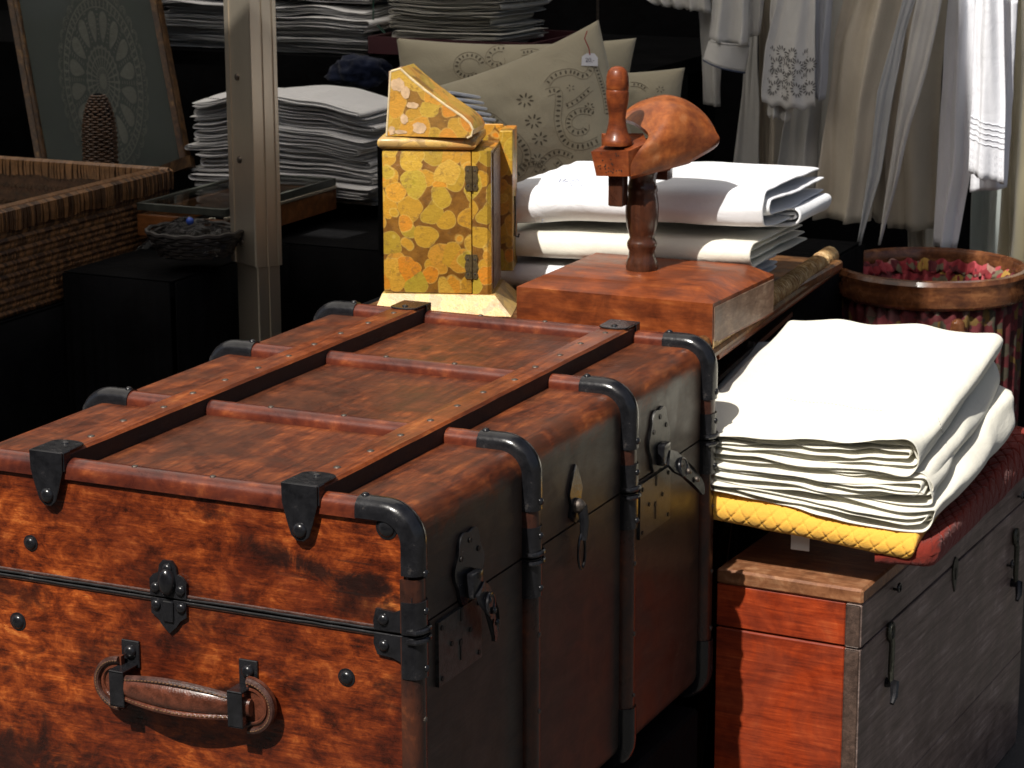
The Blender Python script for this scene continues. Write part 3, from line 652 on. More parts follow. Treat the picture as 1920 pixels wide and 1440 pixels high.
lathe(bm, [(r, zpx(p)) for r, p in prof], c=(pc.x, pc.y, 0), n=40); obj('turned_post', bm, W_POST, press, ang=50)
# head: front block + flared half cone
HY0 = pc.y-.035
def hp_(px, py, y): return at(px, py, y=y)
bm = B(); yF = pc.y-.055; yB = pc.y+.02
fr = [(1106, 284), (1176, 284), (1199, 330), (1116, 332)]
f_pts = [hp_(1108, 284, yF), hp_(1178, 283, yF), hp_(1179, 331, yF), hp_(1118, 330, yF)]
dx_ = Vector((.062, .075, 0))
hexa(bm, [f_pts[3], f_pts[2], f_pts[2]+Vector((.03, .07, .0)), f_pts[3]+Vector((.01, .085, .0)), f_pts[0], f_pts[1], f_pts[1]+Vector((.03, .07, .004)), f_pts[0]+Vector((.012, .085, .012))])
bevel(bm, .003, 2, 25); obj('head_block', bm, W_PRESS, press)
# hood: lofted from the block's side out to a wide curved rim
Lc = [(1183, 331, .0), (1183, 308, .003), (1195, 286, .012), (1210, 266, .028), (1216, 252, .04), (1206, 240, .052), (1186, 228, .064), (1160, 222, .078)]
Rc = [(1292, 302, .078), (1346, 268, .115), (1342, 245, .118), (1326, 218, .122), (1303, 197, .126), (1276, 183, .13), (1244, 177.5, .134), (1205, 188, .138)]
def cr(P, x):
    x = min(max(x, 0), 1)*(len(P)-1); i = min(int(x), len(P)-2); t_ = x-i; p = [Vector(P[max(0, i-1)]), Vector(P[i]), Vector(P[i+1]), Vector(P[min(len(P)-1, i+2)])]
    if i == 0: p[0] = p[1]*2-p[2]
    return .5*((2*p[1])+(-p[0]+p[2])*t_+(2*p[0]-5*p[1]+4*p[2]-p[3])*t_*t_+(-p[0]+3*p[1]-3*p[2]+p[3])*t_**3)
L3_ = [hp_(a_, b_, yF+c_) for a_, b_, c_ in Lc]; R3_ = [hp_(a_, b_, yF+c_) for a_, b_, c_ in Rc]
bm = B(); nu, nv = 21, 36
G = [[cr(L3_, j/(nv-1)).lerp(cr(R3_, j/(nv-1)), i/(nu-1)) for j in range(nv)] for i in range(nu)]
for i in range(nu):
    for j in range(nv):
        u_ = i/(nu-1); v_ = j/(nv-1); bul = math.sin(PI*u_)*(.006+.012*math.sin(PI*min(1, max(0, (v_-.15)/.85)))) if v_ > .1 else math.sin(PI*u_)*.006*v_/.1
        G[i][j] = G[i][j] + (Vector((.35, -.6, .72)) * bul)
inn = Vector((-.25, .55, -.35)).normalized()
vo = [[bm.verts.new(p) for p in row] for row in G]; vi = [[bm.verts.new(p+inn*.010) for p in row] for row in G]
for i in range(nu-1):
    for j in range(nv-1):
        bm.faces.new((vo[i][j], vo[i+1][j], vo[i+1][j+1], vo[i][j+1])); bm.faces.new((vi[i][j], vi[i][j+1], vi[i+1][j+1], vi[i+1][j]))
for i in range(nu-1):
    for j in (0, nv-1): bm.faces.new((vo[i][j], vo[i+1][j], vi[i+1][j], vi[i][j]))
for j in range(nv-1):
    for i in (0, nu-1): bm.faces.new((vo[i][j], vo[i][j+1], vi[i][j+1], vi[i][j]))
obj('curved_hood', bm, W_HOOD, press, ang=50)
bm = B()   # shoulder filling the hood behind the knob
k0 = [hp_(1128, 250, yF+.075), hp_(1178, 283.5, yF+.001), hp_(1214, 268, yF+.035), hp_(1206, 250, yF+.07)]
hexa(bm, [k0[0]-Vector((0, 0, .022)), k0[1]-Vector((0, 0, .022)), k0[2]-Vector((0, 0, .022)), k0[3]-Vector((0, 0, .03)), k0[0], k0[1], k0[2], k0[3]]); obj('head_shoulder', bm, W_PRESS, press)
bm = B()
# solid core under the wing, sits on the post
p1 = Vector((pc.x, pc.y, zpx(318)+.001)); box(bm, (-.035, -.022, 0), (.03, .022, .03), .005, 2, M=Matrix.Translation(p1+Vector((0, 0, .0))) @ Matrix.Rotation(R(42), 4, 'Z')); obj('head_core', bm, W_PRESS, press)
# knob and peg
kc = hp_(1157, 271, yF+.022)
def kr(w): return w/2/FP*((kc-CP).dot(FW))
bm = B(); kp = [(62, 271), (63, 266), (60, 260), (50, 255), (42, 245), (36, 232), (34, 220), (38, 205), (44, 190), (46, 175), (45, 168.5), (43.5, 167.5), (45, 166.5), (46, 155), (44, 143), (38, 133), (27, 127), (14, 124.5), (1, 124)]
lathe(bm, [(kr(w_*.93), hp_(1157, p_, kc.y).z) for w_, p_ in kp], c=(kc.x, kc.y, 0), n=32); obj('knob', bm, W_PRESS, press, ang=50)
bm = B(); pg = hp_(1159, 330, kc.y); box(bm, (pg.x-.0105, pg.y-.0105, hp_(1159, 386, kc.y).z), (pg.x+.0105, pg.y+.0105, pg.z+.012), .003, 2); obj('peg', bm, W_POST, press)
bm = B(); pg = hp_(1243, 325, pc.y+.06); box(bm, (pg.x-.011, pg.y-.01, hp_(1243, 336, pc.y+.06).z), (pg.x+.011, pg.y+.01, pg.z+.03), .003, 2); obj('peg', bm, W_POST, press)
bm = B(); rnd = random.Random(8)
for k in range(26):
    q = f_pts[3].lerp(f_pts[2], rnd.uniform(.06, .94)).lerp(f_pts[0].lerp(f_pts[1], rnd.uniform(.06, .94)), rnd.uniform(.08, .92)); lathe(bm, [(.0009*rnd.uniform(.5, 1.3), -.0008), (.0009, .0003)], n=6, M=Matrix.Translation((q.x, yF-.0002, q.z)) @ Matrix.Rotation(PI/2, 4, 'X'))
meta(obj('worm_holes', bm, CRACK, press, smooth=False), kind='stuff')

# ---------------------------------------------------------------- DECOUPAGE BOX
def deco(name, seed, pale=0.0, sc=34):
    mt, t, p = mat(name); b = ND(t, 'TexCoord').outputs['Object']
    wv = ND(t, 'TexNoise', i_Scale=22.0, i_Detail=2); t.links.new(b, wv.inputs['Vector'])
    def warped(loc, amt):
        v = mapped(t, (1, 1, 1), loc=loc, src=b); n = ND(t, 'VectorMath', operation='MULTIPLY_ADD'); t.links.new(wv.outputs['Color'], n.inputs[0]); n.inputs[1].default_value = (amt,)*3; t.links.new(v, n.inputs[2]); return n.outputs[0]
    def layer(vec, s, thr, stops, prev, rnd=.85, loop_=1, met='EUCLIDEAN'):
        v = ND(t, 'TexVoronoi', feature='F1', distance=met); v.inputs['Scale'].default_value = s; v.inputs['Randomness'].default_value = rnd; t.links.new(vec, v.inputs['Vector'])
        sx = ND(t, 'SeparateColor'); t.links.new(v.outputs['Color'], sx.inputs[0])
        col = ramp(t, sx.outputs[0], stops)
        # petal shading: darker vein towards the centre, print only
        vein = ramp(t, v.outputs['Distance'], [(0, (.55, .62, .3)), (.12, (1, 1, 1)), (1, (.95, .9, .85))]); col = mixc(t, .8, col, vein, 'MULTIPLY')
        th = math_(t, 'MULTIPLY', sx.outputs[1], .14); th = math_(t, 'ADD', th, thr)
        e_ = math_(t, 'MULTIPLY', math_(t, 'SUBTRACT', th, v.outputs['Distance']), 22, True)
        rim_ = math_(t, 'MULTIPLY', math_(t, 'SUBTRACT', 1.0, e_), e_); strk = nse(t, mapped(t, (160, 160, 420), rot=(0, R(30*loop_), 0), src=b), 1, 4, .6, 1.5)
        col = mixc(t, math_(t, 'MULTIPLY', ramp(t, strk, [(.4, (1, 1, 1)), (.6, (0, 0, 0))]), .45), col, (.30, .17, .02)); col = mixc(t, math_(t, 'MULTIPLY', rim_, 2.2, True), col, (.66, .5, .14))
        return mixc(t, e_, prev, col)
    g = ramp(t, nse(t, b, 60, 5), [(.4, (.15, .062, .009)), (.6, (.24, .105, .014))])
    c = layer(warped((seed, 2, 1), .022), 34, .50, [(0, (.46, .28, .025)), (.35, (.56, .27, .025)), (.6, (.34, .26, .025)), (.8, (.56, .26, .03))], g)
    c = layer(warped((seed*2, 5, 3), .026), 29, .47, [(0, (.62, .30, .03)), (.25, (.64, .21, .016)), (.45, (.62, .36, .04)), (.58, (.40, .32, .035)), (.7, (.66, .27, .02)), (.9, (.60, .36, .05))], c)
    if pale: c = mixc(t, pale, c, (.7, .5, .2))
    t.links.new(mixc(t, ramp(t, nse(t, b, 90, 6, .7), [(.56, (0, 0, 0)), (.62, (.45, .45, .45))]), c, (.16, .09, .03)), p.inputs['Base Color'])
    p.inputs['Roughness'].default_value = .38; p.inputs['Coat Weight'].default_value = .35; p.inputs['Coat Roughness'].default_value = .2
    bump(t, p, nse(t, b, 90, 8, .7), .6, .002); return mt
DECO = deco('varnished_flower_paper', 1.7); DECO_P = deco('pale_flower_paper', 4.2, .42); DECO_T = deco('torn_flower_paper', 2.9, .10)
PAPERE = plain('torn_paper_edge', (.62, .5, .3), .8, 0, .25, 120, .6); BRASS = plain('tarnished_brass', (.16, .12, .06), .42, .75, .5, 160, .4)
ctr = Vector((-.055, .955, TZ-.004)); rb = R(19)
deb = thing('decoupage_cabinet', 'small narrow cabinet papered with yellow and orange flowers, its rear door ajar', 'cabinet', ctr, rb)
# local frame: x to the right along the front, y away
Wb = .0; sc_ = (Vector((-.06, .915, .1))-CP).dot(FW)/FP
MW = WM[deb]
def L(px, py, yl):
    """cabinet-local point on its plane y=yl"""
    o_ = MW @ Vector((0, yl, 0)); n_ = (MW.to_3x3() @ Vector((0, 1, 0))); d = FW*FP+CR*(px-960)+CU*(720-py)
    return MW.inverted() @ (CP + d*((o_-CP).dot(n_)/d.dot(n_)))
yf = -.045
a = L(716, 280, yf); b_ = L(886, 548, yf); xl_, xr2, zb_, zt_ = a.x, b_.x, (L(716, 551, yf).z+b_.z)/2, L(800, 282, yf).z
xe = L(925, 400, yf+.02).x
bm = B(); box(bm, (xl_, yf, zb_), (xr2-.0008, .06, zt_), .002, 2); obj('cabinet_body', bm, DECO, deb, local=True)
bm = B(); prism(bm, [(xr2+.0004, yf), (xe-.006, yf), (xe-.001, yf+.004), (xe, yf+.012), (xe, .058), (xr2+.0004, .058)], zt_-zb_, lambda u, v, w: Vector((u, v, zb_+w))); bevel(bm, .0012, 2, 50); obj('side_door', bm, DECO, deb, local=True)
# torn leatherette edge strip
bm = B(); box(bm, (xe, yf+.012, zb_+.004), (xe+.0015, .05, zt_-.004), .0005); obj('worn_edge', bm, W_END, deb, local=True)
# moulding under the roof
zm0 = zt_+.0008; zm1 = L(800, 256, yf).z
xm0, xm1 = L(707, 268, yf-.006).x, L(893, 268, yf-.006).x; rm = (zm1-zm0)/2
bm = B(); poly = []
for cx, cy in ((xm1-rm, yf-.006+rm), (xm1-rm, .066-rm), (xm0+rm, .066-rm), (xm0+rm, yf-.006+rm)): poly.append((cx, cy))
nr = 9; rings = []
for k in range(nr):
    a = -PI/2+PI*k/(nr-1); o_ = rm*math.cos(a); z = (zm0+zm1)/2+rm*math.sin(a)
    rings.append([bm.verts.new((sxx*(0)+cx, cy, z)) for cx, cy, sxx in ((xm0+rm-o_, yf-.006+rm-o_, 0), (xm1-rm+o_, yf-.006+rm-o_, 0), (xm1-rm+o_, .066-rm+o_, 0), (xm0+rm-o_, .066-rm+o_, 0))])
for A, D in zip(rings, rings[1:]):
    for k in range(4): bm.faces.new((A[k], A[(k+1) % 4], D[(k+1) % 4], D[k]))
bm.faces.new(rings[0][::-1]); bm.faces.new(rings[-1]); obj('moulding', bm, DECO_P, deb, local=True, ang=60)
# flared foot
zf = zb_-.0008; ft = .034
bm = B(); v0 = [(xl_-.012, yf-.022), (xe+.028, yf-.022), (xe+.028, .075), (xl_-.012, .075)]; v1 = [(xl_-.002, yf-.003), (xe+.004, yf-.003), (xe+.004, .062), (xl_-.002, .062)]
hexa(bm, [Vector((x, y, .001)) for x, y in v0]+[Vector((x, y, zf)) for x, y in v1]); bevel(bm, .002, 2, 20); obj('flared_foot', bm, DECO_P, deb, local=True)
# wedge roof: local rotated a little so that its left side shows
wr = Matrix.Translation((xl_+.004, yf+.0, 0)) @ Matrix.Rotation(R(-7), 4, 'Z')
zr0 = zm1+.0006
pts = [(728, 256), (731, 150), (735, 133), (752, 128), (772, 146), (800, 168), (840, 196), (870, 215), (885, 228), (891, 240), (888, 251), (880, 256)]
prof = []
for px, py in pts:
    q = L(px, py, yf+.004); prof.append((q.x-xl_-.004, max(q.z, zr0)))
bm = B(); prism(bm, prof, .068, lambda u, v, w: wr @ Vector((u, w, v))); bevel(bm, .0014, 2, 50); rf = obj('sloped_lid', bm, DECO_T, deb, local=True)
bm = B(); tube(bm, [wr @ Vector((u, .001, v)) for u, v in prof[2:]], .0017, 6); tube(bm, [wr @ Vector((prof[0][0]-.0015, .001, prof[0][1])), wr @ Vector((prof[2][0]-.001, .001, prof[2][1]))], .0018, 6); obj('torn_edge', bm, PAPERE, deb, local=True)
bm = B(); sp = [(u, v+.0008) for u, v in prof[3:10]]
prism(bm, [(prof[2][0]-.004, prof[2][1]), (prof[2][0]-.004, prof[0][1]), (prof[0][0]-.001, prof[0][1]), (prof[2][0]-.001, prof[2][1])], .066, lambda u, v, w: wr @ Vector((u, w+.001, v))); obj('lid_side', bm, W_END, deb, local=True)
# white missing patches on the lid face
bm = B(); rnd = random.Random(3)
for (px, py, rx, ry) in ((748, 158, .013, .012), (762, 172, .008, .010), (775, 196, .011, .006), (760, 222, .007, .009), (789, 238, .013, .011), (752, 246, .012, .004), (736, 243, .006, .008)):
    q = L(px, py, yf+.004); n = 14
    vs = [bm.verts.new(wr @ Vector((q.x-xl_-.004+rx*.8*math.cos(2*PI*k/n)*rnd.uniform(.75, 1.1), -.0005, q.z+ry*.8*math.sin(2*PI*k/n)*rnd.uniform(.75, 1.1)))) for k in range(n)]; bm.faces.new(vs)
meta(obj('bare_paper_patches', bm, plain('bare_pink_paper', (.56, .38, .22), .7, 0, .3, 90), deb, local=True, smooth=False), kind='stuff')
# hinges
for py in (334, 500):
    q = L(884, py, yf); hh = .0165; ww = .0085
    for sg in (-1, 1):
        bm = B(); poly = [(0, -hh), (sg*ww*.8, -hh), (sg*ww, -hh*.75), (sg*ww*.82, -hh*.4), (sg*ww*1.0, 0), (sg*ww*.82, hh*.4), (sg*ww, hh*.75), (sg*ww*.8, hh), (0, hh)]
        prism(bm, [(q.x+sg*.0006+u, q.z+v) for u, v in poly], .0012, lambda u, v, w: Vector((u, yf-.0014+w, v))); h_ = obj('hinge_leaf', bm, BRASS, deb, local=True)
        for v in (-.6, .6):
            bm = B(); dome(bm, .0015, .0008, 8, 2); obj('pin', bm, STEEL, h_, local=False, M=MW @ Matrix.Translation((q.x+sg*ww*.55, yf-.0014, q.z+v*hh)) @ Matrix.Rotation(PI/2, 4, 'X'))
    bm = B(); tube(bm, [(q.x, yf-.0018, q.z-hh), (q.x, yf-.0018, q.z+hh)], .0018, 8); obj('hinge_barrel', bm, BRASS, deb, local=True)
# open rear door
dj = L(936, 400, .03)
pv = Vector((xe-.002, .062, 0)); od = Matrix.Translation(pv) @ Matrix.Rotation(R(-2), 4, 'Z')
x2 = L(961, 400, .055).x
bm = B(); zt2 = L(950, 246, .055).z; box(bm, (x2-.018, .058, zb_+.012), (x2, .118, zt2), .001); obj('open_door', bm, DECO, deb, local=True, smooth=False)
bm = B(); box(bm, (xe-.03, .112, zb_+.012), (x2-.0185, .117, zt2+.002), .001); obj('door_back', bm, DECO, deb, local=True, smooth=False)
bm = B(); hk = [Vector((x2+.002, .064, zt2-.09)), Vector((x2+.003, .064, zt2-.115)), Vector((x2+.002, .064, zt2-.145)), Vector((x2+.007, .064, zt2-.147)), Vector((x2+.008, .064, zt2-.142))]; tube(bm, hk, .0014, 6); obj('hook', bm, IRON, deb, local=True)
# ---------------------------------------------------------------- FOLDED CLOTH
LINEN_W = cloth('white_bed_linen', (.735, .745, .77), 700, 18, .03, .6)
LINEN_C = cloth('cream_linen', (.73, .705, .61), 700, 18, .03, .65)
LINEN_G = cloth('unbleached_linen', (.60, .575, .50), 600, 20, .05, .5)
LINEN_L = cloth('soft_white_napkin', (.84, .83, .82), 600, 30, .05, .6)
MARK = plain('faint_blue_monogram', (.35, .4, .55), .9, 0, .2, 300)
def nested(L, n, t, fold=1.0, jag=None, curl=0, bottom=True):
    """cross sections of a cloth folded over n times: nested U shapes, fold at u=L. returns list of polylines (u, w), w from 0 up"""
    out = []
    for j in range(n):
        r = (n-j-.5)*t; cz = n*t; je = jag[j] if jag else 0; je2 = jag[-1-j] if jag else 0
        cu = L - n*t*fold
        pl = [(je + (cu-je)*k/24, cz+r) for k in range(24)]
        pl += [(cu + r*fold*math.sin(a), cz + r*math.cos(a)) for a in [PI*k/10 for k in range(11)]]
        pl += [(cu - (cu-je2)*k/24, cz-r) for k in range(1, 25)]
        out.append(pl)
    return out
def folded(name, label, mt, F, L, D, n=3, t=.006, th=.0022, cat='linen', group=None, seed=0, ny=26, wob=.0016, jag=.01, top_flat=0, parent=None, fold=1.0, dwob=.004, droop=0, open_end=.35):
    """F(u, v, w) -> world; u across towards the fold, v along the fold, w up"""
    bm = B(); rnd = random.Random(seed); jg = [rnd.uniform(0, jag) for _ in range(2*n)]
    for ji, pl in enumerate(nested(L, n, t, fold, jg)):
        e0, e1 = rnd.uniform(-dwob, dwob), rnd.uniform(-dwob, dwob); g = []
        k_n = len(pl)
        for k, (u, w_) in enumerate(pl):
            row = []
            for j in range(ny):
                v = e0 + (D+e1-e0)*j/(ny-1)
                ed = math.exp(-min(v-e0, D+e1-v)/.02)       # the layers part a little at the ends
                dw = wob*nz((u*9, v*9, w_*30+ji*2), 1, seed) * (1+1.6*ed) + wob*.6*nz((u*38, v*22, ji+seed), 1, 2) 
                du = wob*2.5*nz((w_*60, v*7, ji), 1, seed+3)
                row.append(bm.verts.new(F(u+du, v + dwob*nz((u*12, ji, k/k_n), 1, seed), max(.0004, w_+dw - droop*ed*.01))))
            g.append(row)
        for a, b in zip(g, g[1:]):
            for j in range(ny-1): bm.faces.new((a[j], b[j], b[j+1], a[j+1]))
    o = obj(name, bm, mt, parent, ang=180); solid(o, th)
    md = o.modifiers.new('smooth', 'SUBSURF'); md.levels = md.render_levels = 1
    return meta(o, label, cat, group)
def frame3(O, ux, uv, tilt=None):
    O = Vector(O); ux = Vector(ux).normalized(); uv = Vector(uv).normalized(); up = ux.cross(uv).normalized()
    if up.z < 0: up = -up
    return lambda u, v, w: O + ux*u + uv*v + up*w
# -- white linen behind the press: fold towards the viewer, loops at the right end
g = 'white sheets stacked behind the wooden press'
XA = .36
def FA(x0, yb, z0, sag=0, tilt=0, yaw=0):
    ca, sa = math.cos(yaw), math.sin(yaw)
    def F(u, v, w):
        x = x0 + v; y = yb - u; z = z0 + w + tilt*v + sag*math.sin(v*9)
        return Vector((x0+(x-x0)*ca-(y-yb)*sa, yb+(x-x0)*sa+(y-yb)*ca, z))
    return F
Z0 = TZ
folded('folded_sheet', 'lowest white folded sheet behind the wooden press base, mostly hidden', LINEN_W, FA(-.045, 1.34, Z0, 0, .02), .27, .335, 2, .0095, .004, group=g, seed=1, dwob=.002)
folded('folded_sheet', 'middle white folded sheet behind the turned post with its folds pointing right', LINEN_C, FA(-.055, 1.325, Z0+.04, .0015, .03), .255, .39, 2, .0105, .004, group=g, seed=2)
top = folded('folded_sheet', 'topmost bright white folded sheet behind the wooden press with a small stitched monogram', LINEN_W, FA(-.03, 1.335, Z0+.084, .003, .05, .0), .262, .385, 2, .0165, .004, group=g, seed=3, wob=.003, fold=.9)
folded('folded_sheet', 'small white folded cloth tucked in at the right end of the white sheet stack', LINEN_W, lambda u, v, w: Vector((.295+u*.9, 1.33-v, Z0+.09+w+u*.1)), .085, .14, 2, .007, .004, group=g, seed=5, fold=1.2)
# ladder hem marks on the sheet and a monogram
bm = B()
def on_plane(px, py, y): return at(px, py, y=y)

# -- white linen stack on the wooden chest
CZ = at(1618, 1105, y=.80).z; yawc = -.045
CO = at(1618, 1105, y=.80)            # chest top right front corner
cX = Vector((math.cos(yawc), math.sin(yawc), 0)); cY = Vector((-math.sin(yawc), math.cos(yawc), 0))
LR = .745
def FB(ox, oy, z0, tx=0, ty=0, yaw=0):
    x_ = (cX*math.cos(yaw)+cY*math.sin(yaw)); y_ = (cY*math.cos(yaw)-cX*math.sin(yaw))
    def F(u, v, w): return CO + cX*ox + cY*oy + x_*u + y_*v + Vector((0, 0, z0 + w*(.56+.44*max(0, min(1, u/.42))) + tx*(u-.42) + ty*v))
    return F
g2 = 'cream linen stacked on the wooden chest'
QY = cloth('yellow_quilt_cotton', (.80, .43, .065), 500, 45, .06, .5)
QR = cloth('brick_red_quilt', (.17, .018, .010), 500, 60, .1, .6)
# quilts with stitched diamonds: real relief
def quilt(name, label, mt, F, L, D, h, seed, group):
    bm = B(); st = [0]; tot = 2*(L-h/2)+PI*h/2; e0, e1 = L-h/2-.07, L-h/2+PI*h/2+.07
    while st[-1] < tot: st.append(min(tot, st[-1] + (.0016 if e0 < st[-1] < e1 else .012)))
    N = len(st); M_ = int(D/.0019)
    def prof(s_):
        if s_ < L-h/2: return s_, h, Vector((0, 1))
        if s_ < L-h/2+PI*h/2: a = (s_-(L-h/2))/(h/2); return L-h/2+h/2*math.sin(a), h/2+h/2*math.cos(a), Vector((math.sin(a), math.cos(a)))
        return tot-s_, 0, Vector((0, -1))
    def qr(s, v):
        s2 = (s+v)/.0265; d2 = (s-v)/.0265; f = lambda x: abs(((x) % 1)-.5)*2
        return -.0024*(max(0, f(s2)-.88)/.12 + max(0, f(d2)-.88)/.12)
    g_ = []
    for k in range(N):
        s = st[k]; u, w_, n_ = prof(s)
        row = []
        for j in range(M_):
            v = D*j/(M_-1); ed = min(1, v/.012, (D-v)/.012); e = math.sqrt(max(0, 1-(1-ed)**2))
            q = qr(s, v)+.0010*nz((s*12, v*12, seed), 1)+.0005*nz((s*50, v*50, seed), 1)
            row.append(bm.verts.new(F(u+n_.x*q, v, h/2+(w_-h/2)*(.35+.65*e)+n_.y*q)))
        g_.append(row)
    for a, b in zip(g_, g_[1:]):
        for j in range(M_-1): bm.faces.new((a[j], b[j], b[j+1], a[j+1]))
    for j in (0, M_-1):
        ring_ = [g_[k][j] for k in range(N)]
        if len(set(ring_)) > 3: bm.faces.new(ring_)
    o = obj(name, bm, mt, ang=180); return meta(o, label, 'quilt', group)
def tri(front, back, y0, y1, L, D, H, bow=.0, rnd_=.018):
    """map a folded cloth into the space between four front corners and four rear corners (TL TR BL BR each)"""
    f = [at(*p, y=y0) for p in front]; b = [at(*p, y=y1) for p in back]
    def F(u, v, w):
        s_, t_, h_ = u/L, v/D, max(-.2, w/H)
        k_ = max(0, (s_-.86)/.14)**2; t2 = t_ + (rnd_/D)*k_*(1-2*t_)
        top_ = f[0].lerp(f[1], s_).lerp(b[0].lerp(b[1], s_), t2); bot = f[2].lerp(f[3], s_).lerp(b[2].lerp(b[3], s_), t2)
        q = bot.lerp(top_, h_); q.z += bow*math.sin(PI*min(1, max(0, s_)))*(1-t_)*h_; return q
    return F
red = tri([(1640, 1035), (1758, 1018), (1640, 1060), (1750, 1069)], [(1700, 760), (1950, 800), (1700, 830), (1950, 880)], .80, 1.2, .2, .4, .026)
quilt('red_quilt', 'brick red quilt folded under the yellow quilt at the right edge of the chest', QR, red, .2, .4, .026, 1, 'folded quilts on the wooden chest')
yel = tri([(1240, 903), (1722, 1008), (1240, 965), (1704, 1060)], [(1380, 700), (1860, 800), (1380, 740), (1850, 850)], .792, 1.1, .34, .34, .04, rnd_=.0)
def yq(u, v, w):      # long fold to the front: u runs away from the back, v across
    return yel(.34*v/.42, .34*(1-u/.34), w)
quilt('yellow_quilt', 'folded yellow quilt with stitched diamonds under the cream linen', QY, yq, .34, .42, .04, 2, 'folded quilts on the wooden chest')
L3, D3 = .36, .36
folded('folded_linen', 'lowest cream linen cloth draped on the yellow quilt, its long fold reaching furthest right', LINEN_C, tri([(1230, 872), (1752, 958), (1230, 893), (1752, 1012)], [(1390, 690), (1930, 722), (1390, 712), (1915, 800)], .80, 1.12, L3, D3, .03, rnd_=.03), L3, D3, 3, .005, .0019, group=g2, seed=11, jag=.04, dwob=.012, wob=.005)
folded('folded_linen', 'second cream linen cloth from the bottom with tightly rolled layers at its front right', LINEN_C, tri([(1230, 838), (1747, 900), (1230, 870), (1747, 958)], [(1400, 640), (1885, 668), (1400, 680), (1872, 742)], .80, 1.12, L3, D3, .0336, rnd_=.014), L3, D3, 4, .0042, .0018, group=g2, seed=12, jag=.03, dwob=.010, wob=.0045)
folded('folded_linen', 'topmost cream white linen cloth on the chest with a broad smooth face', LINEN_C, tri([(1260, 812), (1722, 826), (1260, 838), (1724, 898)], [(1478, 590), (1893, 614), (1478, 615), (1888, 668)], .80, 1.12, L3, D3, .04, rnd_=.012), L3, D3, 3, .00667, .0019, group=g2, seed=13, jag=.02, dwob=.010, wob=.005)
bm = B(); q = at(1500, 1026, y=.82); box(bm, (q.x-.012, q.y-.0005, q.z-.004), (q.x+.012, q.y+.0005, q.z+.02), .0004, M=None)
meta(obj('price_tag', bm, plain('white_card', (.7, .68, .64), .8, 0, .05), smooth=False), 'small white paper tag hanging under the yellow quilt', 'tag')

# ---------------------------------------------------------------- WOODEN CHEST
W_CH = wood('red_pine_chest_end', [(.06, .009, .004), (.19, .022, .006), (.34, .045, .01), (.5, .1, .026)], (8, 60, 130), 7, (.35, .5), .15, .45, (.1, .025, .015), .35)
W_CHS = wood('grey_chest_side', [(.06, .04, .032), (.15, .105, .088), (.26, .19, .165), (.48, .38, .34)], (90, 6, 110), 6, (.4, .6), .15, .4, (.05, .032, .026), .7, rot=(R(14), 0, 0))  # greyer tone than the red front boards
W_CHE = wood('chest_edge_endgrain', [(.03, .02, .016), (.07, .045, .035), (.13, .08, .06)], (120, 20, 140), 25, (.45, .6), .1, .3, (.02, .012, .01), .5)
W_CHL = wood('worn_chest_lid', [(.1, .035, .015), (.24, .1, .045), (.42, .23, .12)], (8, 90, 60), 20, (.35, .5), .2, .4, (.05, .02, .01), .4)
LF = .192; LD = LR; ZG = -.768
chest = thing('wooden_chest', 'reddish wooden chest with iron hook latches on its long right side, linen piled on top', 'chest', Vector((CO.x, CO.y, ZG)) - cX*(LF/2), yawc)
def cb(nm, x0, x1, y0, y1, z0, z1, mt, bev=.0015, par=None):
    bm = B(); box(bm, (x0, y0, z0), (x1, y1, z1), bev, 1)
    M = Matrix.Translation(Vector((CO.x, CO.y, 0))) @ Matrix.Rotation(yawc, 4, 'Z')
    return obj(nm, bm, mt, par or chest, smooth=False, M=M)
zt = CO.z; T_ = .022; zs = zt-.077+.0
cb('lid_board', -LF, .0015, -.0035, LD, zt-T_*.9, zt, W_CHL, .003)
cb('lid_front_rail', -LF, -T_+.001, -.0008, .02, zs+.001, zt-T_*.9-.0008, W_CH)
cb('lid_side_rail', -T_+.0015, 0, -.0018, LD, zs+.001, zt-T_*.9-.0008, W_CHS)
cb('lid_side_end', -T_+.002, -.0015, -.0030, -.0020, zs+.0015, zt-T_*.9-.0015, W_CHE)
for k in range(2):
    z1 = zs-.0015-k*.24; z0 = max(ZG+.02, z1-.2395)
    cb('end_plank', -LF, -T_+.001, -.0008, .02, z0, z1, W_CH); cb('side_plank', -T_+.0015, 0, -.0018, LD, z0, z1, W_CHS, .001)
    cb('corner_endgrain', -T_+.002, -.0015, -.0030, -.0020, z0+.0005, z1-.0005, W_CHE)
cb('inner_box', -LF+.01, -T_-.001, .021, LD-.01, ZG+.01, zs+.004, CRACK)
cb('foot_board', -LF, 0, .002, LD-.002, ZG, ZG+.0195, W_CHS)
def cpt(px, py): return at(px, py, x=CO.x+.02)
def side_at(px, py):
    o_ = Vector((CO.x, CO.y, 0)); d = FW*FP+CR*(px-960)+CU*(720-py); P = CP+d*((o_-CP).dot(cX)/d.dot(cX)); q = P-o_
    return q.dot(cY), P.z
MC = Matrix.Translation(Vector((CO.x, CO.y, 0))) @ Matrix.Rotation(yawc, 4, 'Z')
IRON2 = plain('old_green_brass_hook', (.07, .07, .055), .42, .7, .5, 200, .4)
